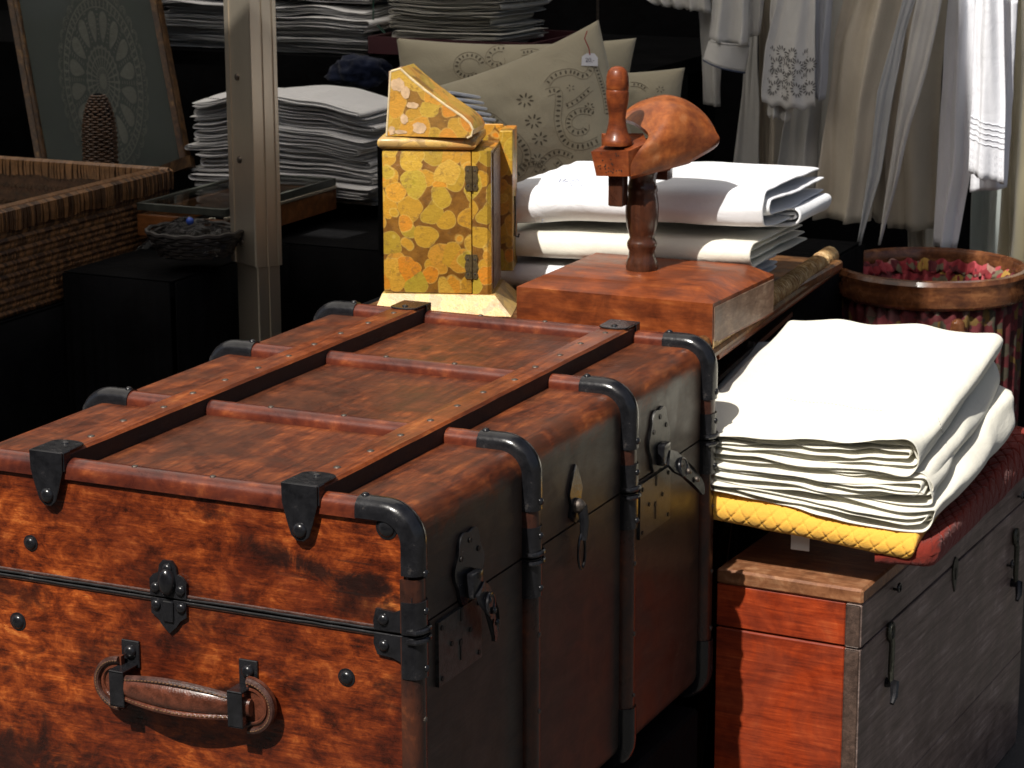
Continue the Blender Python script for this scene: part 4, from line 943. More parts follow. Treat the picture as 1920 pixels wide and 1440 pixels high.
for (pa, pb) in (((1665, 1188), (1660, 1280)), ((1900, 1010), (1895, 1093))):
    ya, za = side_at(*pa); yb_, zb2 = side_at(*pb)
    h = thing('hook_latch', 'x', 'latch') if False else None
    bm = B(); n = 14
    tube(bm, [MC @ Vector((.004, ya+.008*math.cos(a), za+.004+.010*math.sin(a))) for a in [2*PI*k/n for k in range(n)]], .0034, 6, closed=True)
    tube(bm, [MC @ Vector((.004, ya, za-.006)), MC @ Vector((.006, ya, za-.012)), MC @ Vector((.007, yb_-.001, zb2+.014)), MC @ Vector((.008, yb_, zb2))], [.005, .0042, .0042, .0035], 8)
    hk_ = obj('latch_hook', bm, IRON2, chest)
    bm = B(); tube(bm, [MC @ Vector((.0, yb_+.002, zb2)), MC @ Vector((.012, yb_+.001, zb2)), MC @ Vector((.016, yb_-.012, zb2-.012)), MC @ Vector((.016, yb_-.02, zb2-.019))], [.007, .0065, .005, .003], 8); obj('catch', bm, IRON, hk_)
ye, ze = side_at(1789, 1075); bm = B()
esc = [(0, .024), (.008, .019), (.012, .010), (.011, -.002), (.007, -.014), (0, -.026), (-.007, -.014), (-.011, -.002), (-.012, .010), (-.008, .019)]
prism(bm, [(ye+u, ze+v) for u, v in esc], .0022, lambda u, v, w: MC @ Vector((.0+w, u, v))); es = obj('escutcheon', bm, IRON2, chest)
bm = B(); prism(bm, [(ye+u*.8, ze+v*.7) for u, v in [(-.003, -.012), (.003, -.012), (.002, .002), (.004, .008), (0, .012), (-.004, .008), (-.002, .002)]], .0006, lambda u, v, w: MC @ Vector((.0023+w, u, v))); obj('keyhole', bm, CRACK, es)
for p_ in ((1675, 1100), (1908, 927), (1888, 1056)):
    y_, z_ = side_at(*p_); bm = B(); tube(bm, [MC @ Vector((.008, y_+.005*math.cos(a), z_+.005*math.sin(a))) for a in [2*PI*k/12 for k in range(12)]], .0018, 6, closed=True); tube(bm, [MC @ Vector((0, y_, z_-.003)), MC @ Vector((.008, y_, z_-.003))], .002, 6); obj('screw_eye', bm, IRON, chest)
# ---------------------------------------------------------------- ALUMINIUM POST
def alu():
    mt, t, p = mat('reflection_tinted_aluminium'); b = ND(t, 'TexCoord').outputs['Object']
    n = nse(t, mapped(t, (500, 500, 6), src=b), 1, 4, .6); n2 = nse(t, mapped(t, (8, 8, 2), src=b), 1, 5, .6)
    t.links.new(ramp(t, n2, [(.3, (.68, .60, .48)), (.7, (.82, .73, .59))]), p.inputs['Base Color']); p.inputs['Metallic'].default_value = .9  # warm tan base colour stands in for a reflection on the post's right face
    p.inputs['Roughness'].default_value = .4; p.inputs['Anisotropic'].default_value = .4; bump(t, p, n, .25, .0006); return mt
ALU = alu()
pb = at(487, 640, y=1.16); pt = at(475, 0, y=1.16)
post = thing('stall_post', 'grey brushed aluminium stall post with screws, standing in the shade left of the cabinet', 'post', (pb.x, pb.y, -.77), R(-30))
MP = WM[post]
px2m = 1/FP*((Vector((pb.x, pb.y, .1))-CP).dot(FW))
wR = .046; wL = .058
zj = at(478, 492, y=1.16).z + .77
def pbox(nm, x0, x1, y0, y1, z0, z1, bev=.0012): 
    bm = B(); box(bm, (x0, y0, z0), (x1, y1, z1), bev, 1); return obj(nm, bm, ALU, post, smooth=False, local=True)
# outer sleeve: the left face carries a lip, the right face three flutes
hx_, hy_ = .037, .0225
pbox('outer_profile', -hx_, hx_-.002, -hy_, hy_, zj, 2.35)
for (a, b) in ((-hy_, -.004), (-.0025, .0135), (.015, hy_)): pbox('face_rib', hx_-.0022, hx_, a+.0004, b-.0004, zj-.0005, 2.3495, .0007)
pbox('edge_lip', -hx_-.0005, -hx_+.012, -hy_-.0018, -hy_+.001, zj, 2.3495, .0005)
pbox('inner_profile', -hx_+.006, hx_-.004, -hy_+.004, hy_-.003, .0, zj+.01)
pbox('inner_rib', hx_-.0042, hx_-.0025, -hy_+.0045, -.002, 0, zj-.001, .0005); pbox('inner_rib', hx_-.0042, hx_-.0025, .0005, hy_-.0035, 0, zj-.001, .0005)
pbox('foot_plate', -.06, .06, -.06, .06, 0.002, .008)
for py in (145, 300, 455):
    z = at(450, py, y=1.14).z+.77
    bm = B(); lathe(bm, [(.0052, -.001), (.0055, .0008), (.0048, .0024), (.003, .0034), (.0008, .0036)], n=16)
    lathe(bm, [(.0018, .0036), (.0015, .0037)], n=6); obj('screw', bm, STEEL, post, M=MP @ Matrix.Translation((-.004, -hy_-.0002, z)) @ Matrix.Rotation(PI/2, 4, 'X'))

# ---------------------------------------------------------------- LARGE WICKER BASKET (left)
WK1 = plain('dark_wicker_strand', (.07, .032, .013), .5, 0, .45, 70, .5, .15); WK2 = plain('light_wicker_strand', (.20, .095, .035), .5, 0, .4, 70, .5, .15)
c0 = at(322, 322, x=-.75); bx1 = -.75; by1 = c0.y; bz1 = c0.z; bz0 = at(318, 500, x=-.75).z; by0 = .56; bx0 = -1.35
bk = thing('wicker_basket', 'large rectangular brown wicker basket with herringbone weave on the left table', 'basket', ((bx0+bx1)/2, (by0+by1)/2, TZ))
bzb = bz0
bm = B()
for (x0, x1, y0, y1) in ((bx1-.012, bx1-.004, by0, by1-.01), (bx0, bx0+.008, by0, by1), (bx0, bx1-.006, by1-.014, by1-.006), (bx0, bx1-.006, by0, by0+.008)): box(bm, (x0, y0, bzb), (x1, y1, bz1-.012))
box(bm, (bx0, by0, bzb), (bx1-.005, by1-.006, bzb+.006)); obj('core_wall', bm, WK1, bk, smooth=False)
rnd = random.Random(21)
def strand(bm, p, q, w, t_, nrm):
    d = (q-p).normalized(); s = d.cross(nrm).normalized()*w/2; n_ = nrm*t_; m_ = (p+q)/2+nrm*t_*1.6
    v = [bm.verts.new(x) for x in (p-s, p+s, m_-s*1.05, m_+s*1.05, q-s, q+s, p-s-n_*1.2, p+s-n_*1.2, q-s-n_*1.2, q+s-n_*1.2)]
    for f in ((0, 1, 3, 2), (2, 3, 5, 4), (0, 6, 7, 1), (4, 5, 9, 8), (0, 2, 4, 8, 6), (1, 7, 9, 5, 3)): bm.faces.new([v[i] for i in f])
def herring(fn, L, H, nrm, rows=11, pitch=.0045):
    a, b = B(), B(); rh = H/rows
    for r in range(rows):
        k = 0
        while k*pitch < L:
            s = k*pitch; sg = 1 if r % 2 else -1; bmx = a if rnd.random() < .55 else b
            z0 = H-rh*(r+1)-rh*.10; z1 = H-rh*r+rh*.10; dd = rh*1.25*sg; j = rnd.uniform(-.0012, .0012)
            strand(bmx, fn(s-dd/2+j, z0), fn(s+dd/2+j, z1), pitch*.83, .0016, nrm); k += 1
    return a, b
HB = bz1-.028-bzb
a, b = herring(lambda s, h: Vector((bx1-.0035, by1-.008-s, bzb+h)), by1-by0-.01, HB, Vector((1, 0, 0)), 14, .0038)
meta(obj('woven_wall', a, WK1, bk, smooth=False), kind='stuff'); meta(obj('woven_wall', b, WK2, bk, smooth=False), kind='stuff')
a, b = herring(lambda s, h: Vector((bx1-.010-s, by1-.0148, bzb+h)), bx1-bx0-.012, HB, Vector((0, -1, 0)), 9, .008)
meta(obj('inner_weave', a, WK1, bk, smooth=False), kind='stuff'); meta(obj('inner_weave', b, WK1, bk, smooth=False), kind='stuff')
# wrapped rims: outer band and inner band, many loops of cane
def rim(p0, p1, nrm, z, hgt, dep, pitch, mt, nm, wav=.0015):
    p0 = Vector(p0); p1 = Vector(p1); d = (p1-p0); L_ = d.length; d.normalize(); bm = B(); s = 0; a_, b_ = B(), B()
    box(bm, (0, 0, 0), (L_, dep*.8, hgt*.9)); M = Matrix(((d.x, nrm.x, 0, p0.x-nrm.x*dep*.9), (d.y, nrm.y, 0, p0.y-nrm.y*dep*.9), (0, 0, 1, z-hgt*.95), (0, 0, 0, 1)))
    core = obj(nm+'_core', bm, WK1, bk, smooth=False, M=M)
    while s < L_:
        wd = pitch*rnd.uniform(.6, .95); ln = rnd.uniform(-.001, .001)+wav*math.sin(s*60); bmx = a_ if rnd.random() < .6 else b_
        c_ = p0+d*s; lean = rnd.uniform(-.002, .002)
        pts = [c_-nrm*dep+Vector((0, 0, z-hgt)), c_-nrm*(dep*.9)+Vector((0, 0, z-.002)), c_-nrm*dep*.5+Vector((0, 0, z+.0015)), c_+Vector((0, 0, z-.002))+d*lean*.4, c_+nrm*.001+Vector((0, 0, z-hgt*.5))+d*lean, c_+Vector((0, 0, z-hgt+ln))+d*lean*1.5]
        prev = None
        for q in pts:
            cur = (bmx.verts.new(q-d*wd/2), bmx.verts.new(q+d*wd/2))
            if prev: bmx.faces.new((prev[0], prev[1], cur[1], cur[0]))
            prev = cur
        s += pitch
    for q, m_ in ((a_, mt[0]), (b_, mt[1])):
        o = obj(nm, q, m_, bk, smooth=False); solid(o, .0012); meta(o, kind='stuff')
rim((bx1+.003, by0), (bx1+.003, by1), Vector((1, 0)), bz1+.004, .030, .013, .0042, (WK2, WK1), 'outer_rim') if False else None
def V3(x, y): return Vector((x, y, 0))
rim(V3(bx1+.003, by0), V3(bx1+.003, by1), Vector((1, 0, 0)), bz1+.004, .031, .014, .0044, (WK1, WK2), 'outer_rim')
rim(V3(bx1-.014, by0), V3(bx1-.014, by1-.01), Vector((1, 0, 0)), bz1+.0065, .014, .009, .0046, (WK2, WK2), 'inner_rim')
rim(V3(bx0, by1-.016), V3(bx1, by1-.016), Vector((0, -1, 0)), bz1+.006, .026, .014, .0052, (WK2, WK2), 'rear_rim')
bm = B(); box(bm, (bx0+.02, by0+.02, bzb+.01), (bx1-.03, by1-.05, bzb+.06), .02, 3); 
q = at(35, 372, z=bzb+.07)
o = obj('cloth_scrap', bm, LINEN_G); meta(o, 'pale cloth lying inside the large wicker basket', 'cloth')
# table edge cloth below the basket comes from the trestle table

# ---------------------------------------------------------------- FRAMED LACE DOILY
GOLD = wood('worn_gilt_wood', [(.02, .01, .006), (.05, .025, .01), (.11, .055, .02), (.3, .17, .06)], (60, 60, 9), 20, (.35, .5), .2, .4)
yq = 1.62
f1a, f1b = at(28, 0, y=1.70), at(90, 350, y=1.60); f2a, f2b = at(308, 0, y=1.70), at(358, 330, y=1.60)
fu = (f1a-f1b).normalized(); fr_ = (f2b-f1b); fr_ = (fr_-fu*fr_.dot(fu)); FWd = fr_.length; fr_.normalize(); fn_ = fr_.cross(fu).normalized()
if fn_.y > 0: fn_ = -fn_
dl = thing('framed_doily', 'framed white lace doily on grey-green ground, leaning behind the basket', 'picture', f1b - fu*.05)
def PF_(u, v, w=0): return f1b + fr_*u + fu*v + fn_*w
for (u0, u1, nm) in ((-.008, .009, 'frame_bar'), (FWd-.009, FWd+.008, 'frame_bar')):
    bm = B(); prof = [(0, 0), (1, 0), (1, .006), (.85, .013), (.6, .009), (.4, .012), (.15, .016), (0, .008)]
    a_ = [bm.verts.new(PF_(u0+(u1-u0)*x, -.04, z)) for x, z in prof]; b_ = [bm.verts.new(PF_(u0+(u1-u0)*x, .62, z)) for x, z in prof]
    bm.faces.new(a_); bm.faces.new(b_[::-1])
    for k in range(8): bm.faces.new((a_[k], a_[(k+1) % 8], b_[(k+1) % 8], b_[k]))
    obj(nm, bm, GOLD, dl)
for (v0, v1) in ((-.06, -.04), (.62, .64)):
    bm = B(); hexa(bm, [PF_(-.013, v0, 0), PF_(FWd+.013, v0, 0), PF_(FWd+.013, v0, .014), PF_(-.013, v0, .014), PF_(-.013, v1, 0), PF_(FWd+.013, v1, 0), PF_(FWd+.013, v1, .014), PF_(-.013, v1, .014)]); obj('frame_bar', bm, GOLD, dl, smooth=False)
GG = plain('grey_green_mount', (.045, .055, .048), .7, 0, .15, 30, .1)
bm = B(); hexa(bm, [PF_(.009, -.04, -.004), PF_(FWd-.009, -.04, -.004), PF_(FWd-.009, -.04, .001), PF_(.009, -.04, .001), PF_(.009, .62, -.004), PF_(FWd-.009, .62, -.004), PF_(FWd-.009, .62, .001), PF_(.009, .62, .001)]); obj('mount', bm, GG, dl, smooth=False)
LACE = cloth('lace_thread', (.13, .135, .115), 600, 60, .1, .5)
# oval doily: centre near px(190,120)
cpx = at(186, 150, y=1.64); cu, cv = (cpx-f1b).dot(fr_), (cpx-f1b).dot(fu); ru, rv = .094, .185
bm = B()
def E_(r, a, w=.0018): return PF_(cu+ru*r*math.cos(a), cv+rv*r*math.sin(a), w)
def band(r0, r1, n=96, wav=0, wn=0, w=.0016):
    for k in range(n):
        a0, a1 = 2*PI*k/n, 2*PI*(k+1)/n
        q = [E_(r0, a0, w), E_(r0, a1, w), E_(r1*(1+wav*math.sin(wn*a1)), a1, w), E_(r1*(1+wav*math.sin(wn*a0)), a0, w)]; bm.faces.new([bm.verts.new(x) for x in q])
def lad(r0, r1, n, th=.25, tw=0):
    for k in range(n):
        a0 = 2*PI*(k)/n; a1 = a0+2*PI/n*th; q = [E_(r0, a0), E_(r0, a1), E_(r1, a1+tw), E_(r1, a0+tw)]; bm.faces.new([bm.verts.new(x) for x in q])
band(0, .08, 40); band(.13, .145); lad(.08, .33, 26, .35); band(.24, .26); band(.33, .36, 96, .04, 26)
for k in range(16):     # inner solid petals
    a = 2*PI*k/16
    n = 14; vs = [bm.verts.new(E_(.56+.165*math.cos(t_)*1.0, a+.135*math.sin(t_)*(1+.3*math.cos(t_)), .002)) for t_ in [2*PI*i/n for i in range(n)]]; bm.faces.new(vs)
    for s in range(7):
        r = .42+.05*s; q = [E_(r, a+.165), E_(r, a+.232), E_(r+.016, a+.232), E_(r+.016, a+.165)]; bm.faces.new([bm.verts.new(x) for x in q])
band(.745, .76); lad(.76, .84, 60, .3); band(.84, .86)
for k in range(200):
    a = 2*PI*k/200; r = .775+.05*((k*7) % 5)/5; q = [E_(r, a), E_(r, a+.014), E_(r+.02, a+.02), E_(r+.02, a+.005)]; bm.faces.new([bm.verts.new(x) for x in q])
for k in range(36):     # outer scallops, net filled
    a = 2*PI*k/36
    for rr in (.0, .028):
        for i in range(8):
            t0, t1 = PI*i/8, PI*(i+1)/8
            pt_ = lambda t_, o_: E_(.88+(.085-rr*.8)*math.sin(t_)+o_, a+(.085-rr)*math.cos(t_))
            bm.faces.new([bm.verts.new(x) for x in (pt_(t0, 0), pt_(t1, 0), pt_(t1, .012), pt_(t0, .012))])
    band_ = None
for i in range(260):
    a = rnd.uniform(0, 2*PI); r = rnd.choice((.885, .9, .92)); q = [E_(r, a), E_(r+.003, a+.012), E_(r+.03, a+.02), E_(r+.028, a+.01)]; bm.faces.new([bm.verts.new(x) for x in q])
bm2 = bm
o = obj('lace_doily', bm, LACE, dl, smooth=False); meta(o, kind='stuff')
def glass_mat(name, tint=(1, 1, 1), rough=.02):
    mt, t, p = mat(name); p.inputs['Base Color'].default_value = (*tint, 1); p.inputs['Transmission Weight'].default_value = 1; p.inputs['Roughness'].default_value = rough; p.inputs['IOR'].default_value = 1.15; return mt
GLASS = glass_mat('picture_glass')
bm = B(); bm.faces.new([bm.verts.new(x) for x in (PF_(.009, -.04, .0045), PF_(FWd-.009, -.04, .0045), PF_(FWd-.009, .62, .0045), PF_(.009, .62, .0045))]); obj('glass', bm, GLASS, dl, smooth=False)
# small dark oval wicker basket standing in front
ob = at(188, 285, y=1.50); obt = at(192, 175, y=1.50)
sb = thing('oval_basket', 'small dark wicker basket standing on end before the framed doily', 'basket', (ob.x, ob.y, TZ))
bm = B(); H_ = obt.z-ob.z+.03; n = 18
lathe(bm, [(.026, 0), (.028, H_*.3), (.0275, H_*.55), (.024, H_*.75), (.016, H_*.92), (.007, H_*.99), (.001, H_)], c=(ob.x, ob.y, ob.z-.03), n=24); obj('liner', bm, BLACK, sb)
bm = B(); k = 0; z = 0
while z < H_*.97:
    r = .0275*min(1, math.sqrt(max(0, 1-((z/H_-.35)/.66)**2))+.02) if z/H_ > .35 else .0275
    pts = [(ob.x+(r+.0015*math.sin(9*a+k*PI))*math.cos(a)*1.0, ob.y+(r+.0015*math.sin(9*a+k*PI))*math.sin(a), ob.z-.03+z) for a in [2*PI*i/36 for i in range(36)]]
    tube(bm, pts, .0022, 5, closed=True); z += .0042; k += 1
meta(obj('woven_coils', bm, WK1, sb), kind='stuff')

# ---------------------------------------------------------------- GLASS TOPPED CASE AND WRAPPED TRAY
ca, cb_, cc = at(322, 372, z=.012), at(470, 385, z=.012), at(628, 330, z=.012)
cse = thing('display_case', 'flat wooden display case with glass lid between basket and linen stacks', 'display case', (-.62, 1.36, TZ))
cx0, cx1, cy0, cy1 = -.733, at(630, 335, y=1.575).x, 1.225, 1.575
zc0, zc1 = TZ+.001, at(628, 335, y=1.48).z
zc1 = .026
DGR = plain('dark_grey_case_edge', (.06, .065, .055), .4, .3, .3, 60, .3)
OAK = wood('aged_orange_case_wood', [(.08, .03, .012), (.2, .07, .02), (.34, .13, .04)], (9, 60, 60), 12, (.35, .5), .3, .3)
for nm, lo, hi, m_ in (('case_side', (cx0, cy0, zc0), (cx1, cy0+.008, zc1-.018), OAK), ('case_side', (cx0, cy1-.008, zc0), (cx1, cy1, zc1-.018), OAK), ('case_side', (cx1-.008, cy0+.0085, zc0), (cx1, cy1-.0085, zc1-.018), OAK), ('case_side', (cx0, cy0+.0085, zc0), (cx0+.008, cy1-.0085, zc1-.018), OAK),
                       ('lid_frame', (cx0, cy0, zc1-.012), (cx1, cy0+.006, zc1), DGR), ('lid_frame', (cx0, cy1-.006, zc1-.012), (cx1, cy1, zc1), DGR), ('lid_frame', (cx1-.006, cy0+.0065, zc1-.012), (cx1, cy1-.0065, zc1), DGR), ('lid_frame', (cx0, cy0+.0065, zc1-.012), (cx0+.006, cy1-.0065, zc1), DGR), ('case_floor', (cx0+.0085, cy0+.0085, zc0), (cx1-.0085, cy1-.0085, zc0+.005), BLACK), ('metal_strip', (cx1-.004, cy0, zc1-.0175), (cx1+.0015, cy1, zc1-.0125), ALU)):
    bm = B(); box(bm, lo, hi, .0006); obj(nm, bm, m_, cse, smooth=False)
bm = B(); box(bm, (cx0+.0065, cy0+.0068, zc1-.004), (cx1-.0065, cy1-.0068, zc1-.002)); obj('glass_lid', bm, glass_mat('case_glass', (.85, .9, .88)), cse, smooth=False)
JEW = plain('mixed_trinket_metal', (.3, .27, .22), .25, .8, .6, 200, .3); BLUE = plain('blue_glass_bead', (.03, .08, .4), .1, 0, .3, 30, 0)
tkt = B()
for k in range(60):
    x, y = rnd.uniform(cx0+.03, cx1-.03), rnd.uniform(cy0+.03, cy1-.03); r = rnd.uniform(.004, .009)
    tube(tkt, [(x+r*math.cos(a), y+r*math.sin(a), zc0+.008+rnd.uniform(0, .002)) for a in [2*PI*i/10 for i in range(10)]], .0013, 4, closed=True)
meta(obj('trinkets', tkt, JEW), 'heap of small metal trinkets lying inside the glass display case', 'jewellery', kind='stuff')
# wrapped tray
tq = at(365, 425, y=1.12); tz = TZ+.0005
tw = thing('wicker_platter', 'low dark wicker platter holding trinkets in crumpled clear plastic beside the post', 'platter', (tq.x, 1.12, tz))
bm = B()
for k in range(7): tube(bm, [(tq.x+(.055+.003*k)*math.cos(a), 1.12+(.05+.003*k)*math.sin(a), tz+.005+.0055*k+.0012*math.sin(14*a+k*PI)) for a in [2*PI*i/48 for i in range(48)]], .0036, 6, closed=True)
lathe(bm, [(.001, 0), (.05, 0), (.05, .002)], c=(tq.x, 1.12, tz+.001), n=24); obj('woven_sides', bm, CRACK, tw)
PL = glass_mat('crumpled_plastic', (.95, .96, 1), .18); bm = B()
grid(bm, 34, 30, lambda u, v: Vector((tq.x+(u-.5)*.14, 1.12+(v-.5)*.12, tz+.036+.014*math.sin(PI*u)*math.sin(PI*v)+.012*noise.turbulence(Vector((u*5, v*5, 1)), 3, True)-.02*(abs(u-.5)**2+abs(v-.5)**2)*3)))
o = obj('plastic_bag', bm, PL, ang=20); meta(o, 'crumpled clear plastic bag lying over the dark wicker platter', 'plastic bag')
bm = B(); q = at(382, 378, y=1.14); bmesh.ops.create_uvsphere(bm, u_segments=12, v_segments=8, radius=.006, matrix=Matrix.Translation((q.x, 1.10, tz+.055))); meta(obj('glass_bead', bm, BLUE), 'small blue glass bead on the platter by the post', 'bead')

# ---------------------------------------------------------------- NAPKIN STACKS
def napkin_stack(x0, x1, y0, y1, z0, n, t, seed, label, grp, mt, yaw=0, wob=.004, hump=0, lab=None, n2=3):
    r_ = random.Random(seed); z = z0
    ORD = ['topmost', 'second', 'third', 'fourth', 'fifth', 'sixth', 'seventh', 'eighth', 'ninth', 'tenth', 'eleventh', 'twelfth', 'lowest']
    for k in range(n):
        dx, dy, a_ = r_.uniform(-.012, .012), r_.uniform(-.01, .012), yaw+r_.uniform(-.05, .05); tt = t*r_.uniform(.75, 1.25)
        w_, d_ = x1-x0+r_.uniform(-.015, .015), y1-y0+r_.uniform(-.012, .012)
        flip = r_.random() < .5; sd = r_.randrange(1000); zz = z; f = k/max(1, n-1)
        def F(u, v, w, dx=dx, dy=dy, a_=a_, w_=w_, zz=zz, f=f, flip=flip, sd=sd, d_=d_):
            X = (w_-u) if flip else u; Y = v
            zed = zz + w + wob*(.3+f)*nz((X*11, Y*5, 0), 1, seed) + hump*f*math.sin(PI*min(1, max(0, X/w_)))**2
            ca, sa = math.cos(a_), math.sin(a_)
            return Vector((x0+dx+X*ca-Y*sa, y0+dy+X*sa+Y*ca, zed))
        folded('folded_napkin', (lab or {}).get(k, label % (ORD[n-1-k] + ('' if k == n-1 else ' from top') if k else 'lowest')), mt, F, w_, d_, n2, tt/(2*n2)*.9, tt/(2*n2)*.45, 'napkin', grp, sd, 16, .0016, .012, dwob=.006, fold=1.4)
        z += tt
    return z
mA, mB_ = at(345, 300, y=1.60), at(700, 385, y=1.60); mT = at(620, 160, y=1.66)
g3 = 'white napkins in the tall stack behind the aluminium post'
napkin_stack(-.87, mB_.x-.005, 1.60, 1.77, mB_.z-.005, 13, .0135, 5, '%s folded white napkin in the tall stack behind the post', g3, LINEN_L, hump=.016, wob=.009, lab={12: 'topmost cloth of the tall white stack behind the post, with a dotted hem', 0: 'lowest crumpled white cloth of the tall stack behind the post'})
bm = B(); sa = at(355, 196, y=1.52)
# upper shelf
SH = at(700, 100, y=1.95).z
shl = thing('rear_shelf', 'dark rear shelf carrying the upper rows of folded linen', 'shelf', (-.85, 2.1, -.765))
bm = B(); box(bm, (-2.2, 1.9, SH-.03), (-.15, 2.5, SH-.004)); obj('shelf_board', bm, BLACK, shl, smooth=False); bm = B()
bm.free()
for x in (-2.1, -.2):
    bm = B(); box(bm, (x-.02, 2.3, -.765), (x+.02, 2.34, SH-.03)); obj('upright', bm, BLACK, shl, smooth=False)
uA = at(322, 50, y=1.95).x; uB = at(712, 50, y=1.95).x
g4 = 'linen on the upper shelf behind the post'
u0z = SH-.002
napkin_stack(uA-.02, (uA+uB)/2-.015, 1.93, 2.2, u0z, 7, .0125, 11, '%s folded white cloth in the upper shelf stack left of the post', g4+', left', LINEN_L)
napkin_stack((uA+uB)/2, uB-.01, 1.93, 2.2, u0z-.002, 7, .0125, 12, '%s folded white cloth in the upper shelf stack right of the post', g4+', right', LINEN_L)
zt_ = u0z+7*.0128
napkin_stack((uA+uB)/2-.02, uB-.02, 1.97, 2.2, zt_, 5, .009, 16, '%s thin cloth in the ribbon tied bundle on the upper shelf', 'tied cloth bundle', LINEN_L)
napkin_stack(uA-.04, (uA+uB)/2-.03, 1.97, 2.2, zt_, 5, .009, 17, '%s thin cloth in the bundle left of the post on the upper shelf', 'left cloth bundle', LINEN_L)
GRN = plain('green_ribbon', (.012, .07, .045), .5, 0, .2, 60)
r0, r1 = at(580, 36, y=1.945), at(700, 40, y=1.945); bm = B(); tube(bm, [r0, r0.lerp(r1, .5)+Vector((0, -.001, .002)), r1, at(722, 62, y=1.95)], .0022, 6, sq=(1, .4)); tube(bm, [at(700, 0, y=1.945), r1], .0012, 5)
meta(obj('ribbon', bm, GRN), 'green ribbon tied round the bundle on the upper shelf', 'ribbon')
# dark red tray with linen, centre top
RED = plain('dark_red_box', (.05, .008, .012), .6, 0, .2, 20)
ra, rb2 = at(690, 100, y=1.88), at(1000, 95, y=1.88)
tyb = thing('red_tray', 'dark red tray under folded linen above the pillows', 'tray', ((ra.x+rb2.x)/2, 1.95, ra.z))
bm = B(); box(bm, (ra.x, 1.88, ra.z), (rb2.x, 2.12, ra.z+.006)); obj('tray_floor', bm, RED, tyb, smooth=False)
for lo, hi in (((ra.x, 1.88, ra.z+.006), (rb2.x, 1.886, ra.z+.03)), ((ra.x, 2.114, ra.z+.006), (rb2.x, 2.12, ra.z+.03)), ((ra.x, 1.8865, ra.z+.006), (ra.x+.006, 2.1135, ra.z+.03)), ((rb2.x-.006, 1.8865, ra.z+.006), (rb2.x, 2.1135, ra.z+.03))):
    bm = B(); box(bm, lo, hi); obj('tray_side', bm, RED, tyb, smooth=False)
bm = B(); box(bm, (ra.x+.02, 1.92, SH-.003), (rb2.x-.02, 2.1, ra.z-.001)) if ra.z-.001 > SH else box(bm, (ra.x+.02, 1.92, ra.z-.03), (rb2.x-.02, 2.1, ra.z-.001))
obj('tray_block', bm, BLACK, tyb, smooth=False)
la, lb = at(722, 66, y=1.90), at(985, 50, y=1.90)
napkin_stack(la.x+.008, lb.x-.045, 1.895, 2.09, ra.z+.007, 11, .0118, 31, '%s folded ivory cloth in the dark red tray', 'ivory cloths in the red tray', LINEN_G, n2=3)
# blue bundle
BL = cloth('dark_blue_cloth', (.006, .011, .034), 200, 30, .2, .8)
qa = at(665, 130, y=1.85); bm = B(); bmesh.ops.create_icosphere(bm, subdivisions=4, radius=1)
for v in bm.verts:
    n_ = v.co.copy(); k = 1+.35*nz(n_, 2.2, 3)+.15*nz(n_, 6, 5); v.co = Vector((qa.x+n_.x*.05*k, 1.87+n_.y*.05*k, qa.z-.005+n_.z*.028*k))
meta(obj('blue_cloth', bm, BL, ang=180), 'crumpled dark blue cloth between the shelf and the cabinet', 'cloth')
# little fan of starched napkins behind the cabinet
g5 = 'starched napkins behind the cabinet roof'
for k in range(9):
    q = at(838+k*7, 163+k*11, y=1.30-.006*k); q0 = at(800, 175+k*12, y=1.32)
    folded('starched_napkin', '%s white starched napkin in the fanned pile behind the cabinet roof' % (['topmost', 'second from the top', 'third from the top', 'fourth from the top', 'middle', 'fourth from the bottom', 'third from the bottom', 'second from the bottom', 'lowest'][k]), LINEN_W, (lambda q=q, k=k: (lambda u, v, w: Vector((q.x-.10+u, q.y+.12-v*.9, q.z-.012+w+.0*u-.02*(1-v/.12)))))(), .10, .12, 1, .0028, .0018, 'napkin', g5, 60+k, 10, .0008, .004)
bm = B(); q = at(850, 250, y=1.3); box(bm, (q.x-.09, 1.22, TZ+.0), (q.x-.005, 1.40, q.z-.01), .006); meta(obj('cloth_box', bm, BLACK, smooth=False), 'dark box behind the cabinet carrying the starched napkins', 'box')
# ---------------------------------------------------------------- PILLOWS
PIL = cloth('ecru_pillow_linen', (.40, .355, .25), 500, 16, .05, .6); HOLE = plain('cutwork_shadow_thread', (.13, .108, .072), .9, 0, .3, 200); PST = cloth('ecru_stitching', (.26, .22, .15), 900, 60, .05, .5)
def ray(px, py): return (FW*FP+CR*(px-960)+CU*(720-py)).normalized()
def pillow(label, c, w, h, t, rot, lean, seed, yaw=0):
    o_ = Vector(c); M = Matrix.Translation(o_) @ Matrix.Rotation(yaw, 4, 'Z') @ Matrix.Rotation(lean, 4, 'X') @ Matrix.Rotation(-rot, 4, 'Y')
    bm = B(); N = 46
    for sg in (-1, 1):
        def fn(u, v):
            a, b = 2*u-1, 2*v-1; a = math.sin(a*PI/2)*.5+a*.5; b = math.sin(b*PI/2)*.5+b*.5
            x = a*w/2*(1-.075*(1-b*b)); z = b*h/2*(1-.075*(1-a*a)); e = max(0, (1-a**4)*(1-b**4))
            y = t/2*math.sqrt(e)*(.75+.25*(1-a*a)*(1-b*b)) + (.010*nz((a*2.2, b*2.2, sg), 1, seed)+.004*nz((a*7, b*7, sg), 1, seed))*e
            return M @ Vector((x, sg*y, z))
        grid(bm, N, N, fn)
    bmesh.ops.remove_doubles(bm, verts=bm.verts, dist=.0004)
    tree = BVHTree.FromBMesh(bm); th = thing('cutwork_pillow', label, 'pillow', o_-Vector((0, 0, h/2)), group=None)
    obj('cushion', bm, PIL, th, ang=180); return th, tree
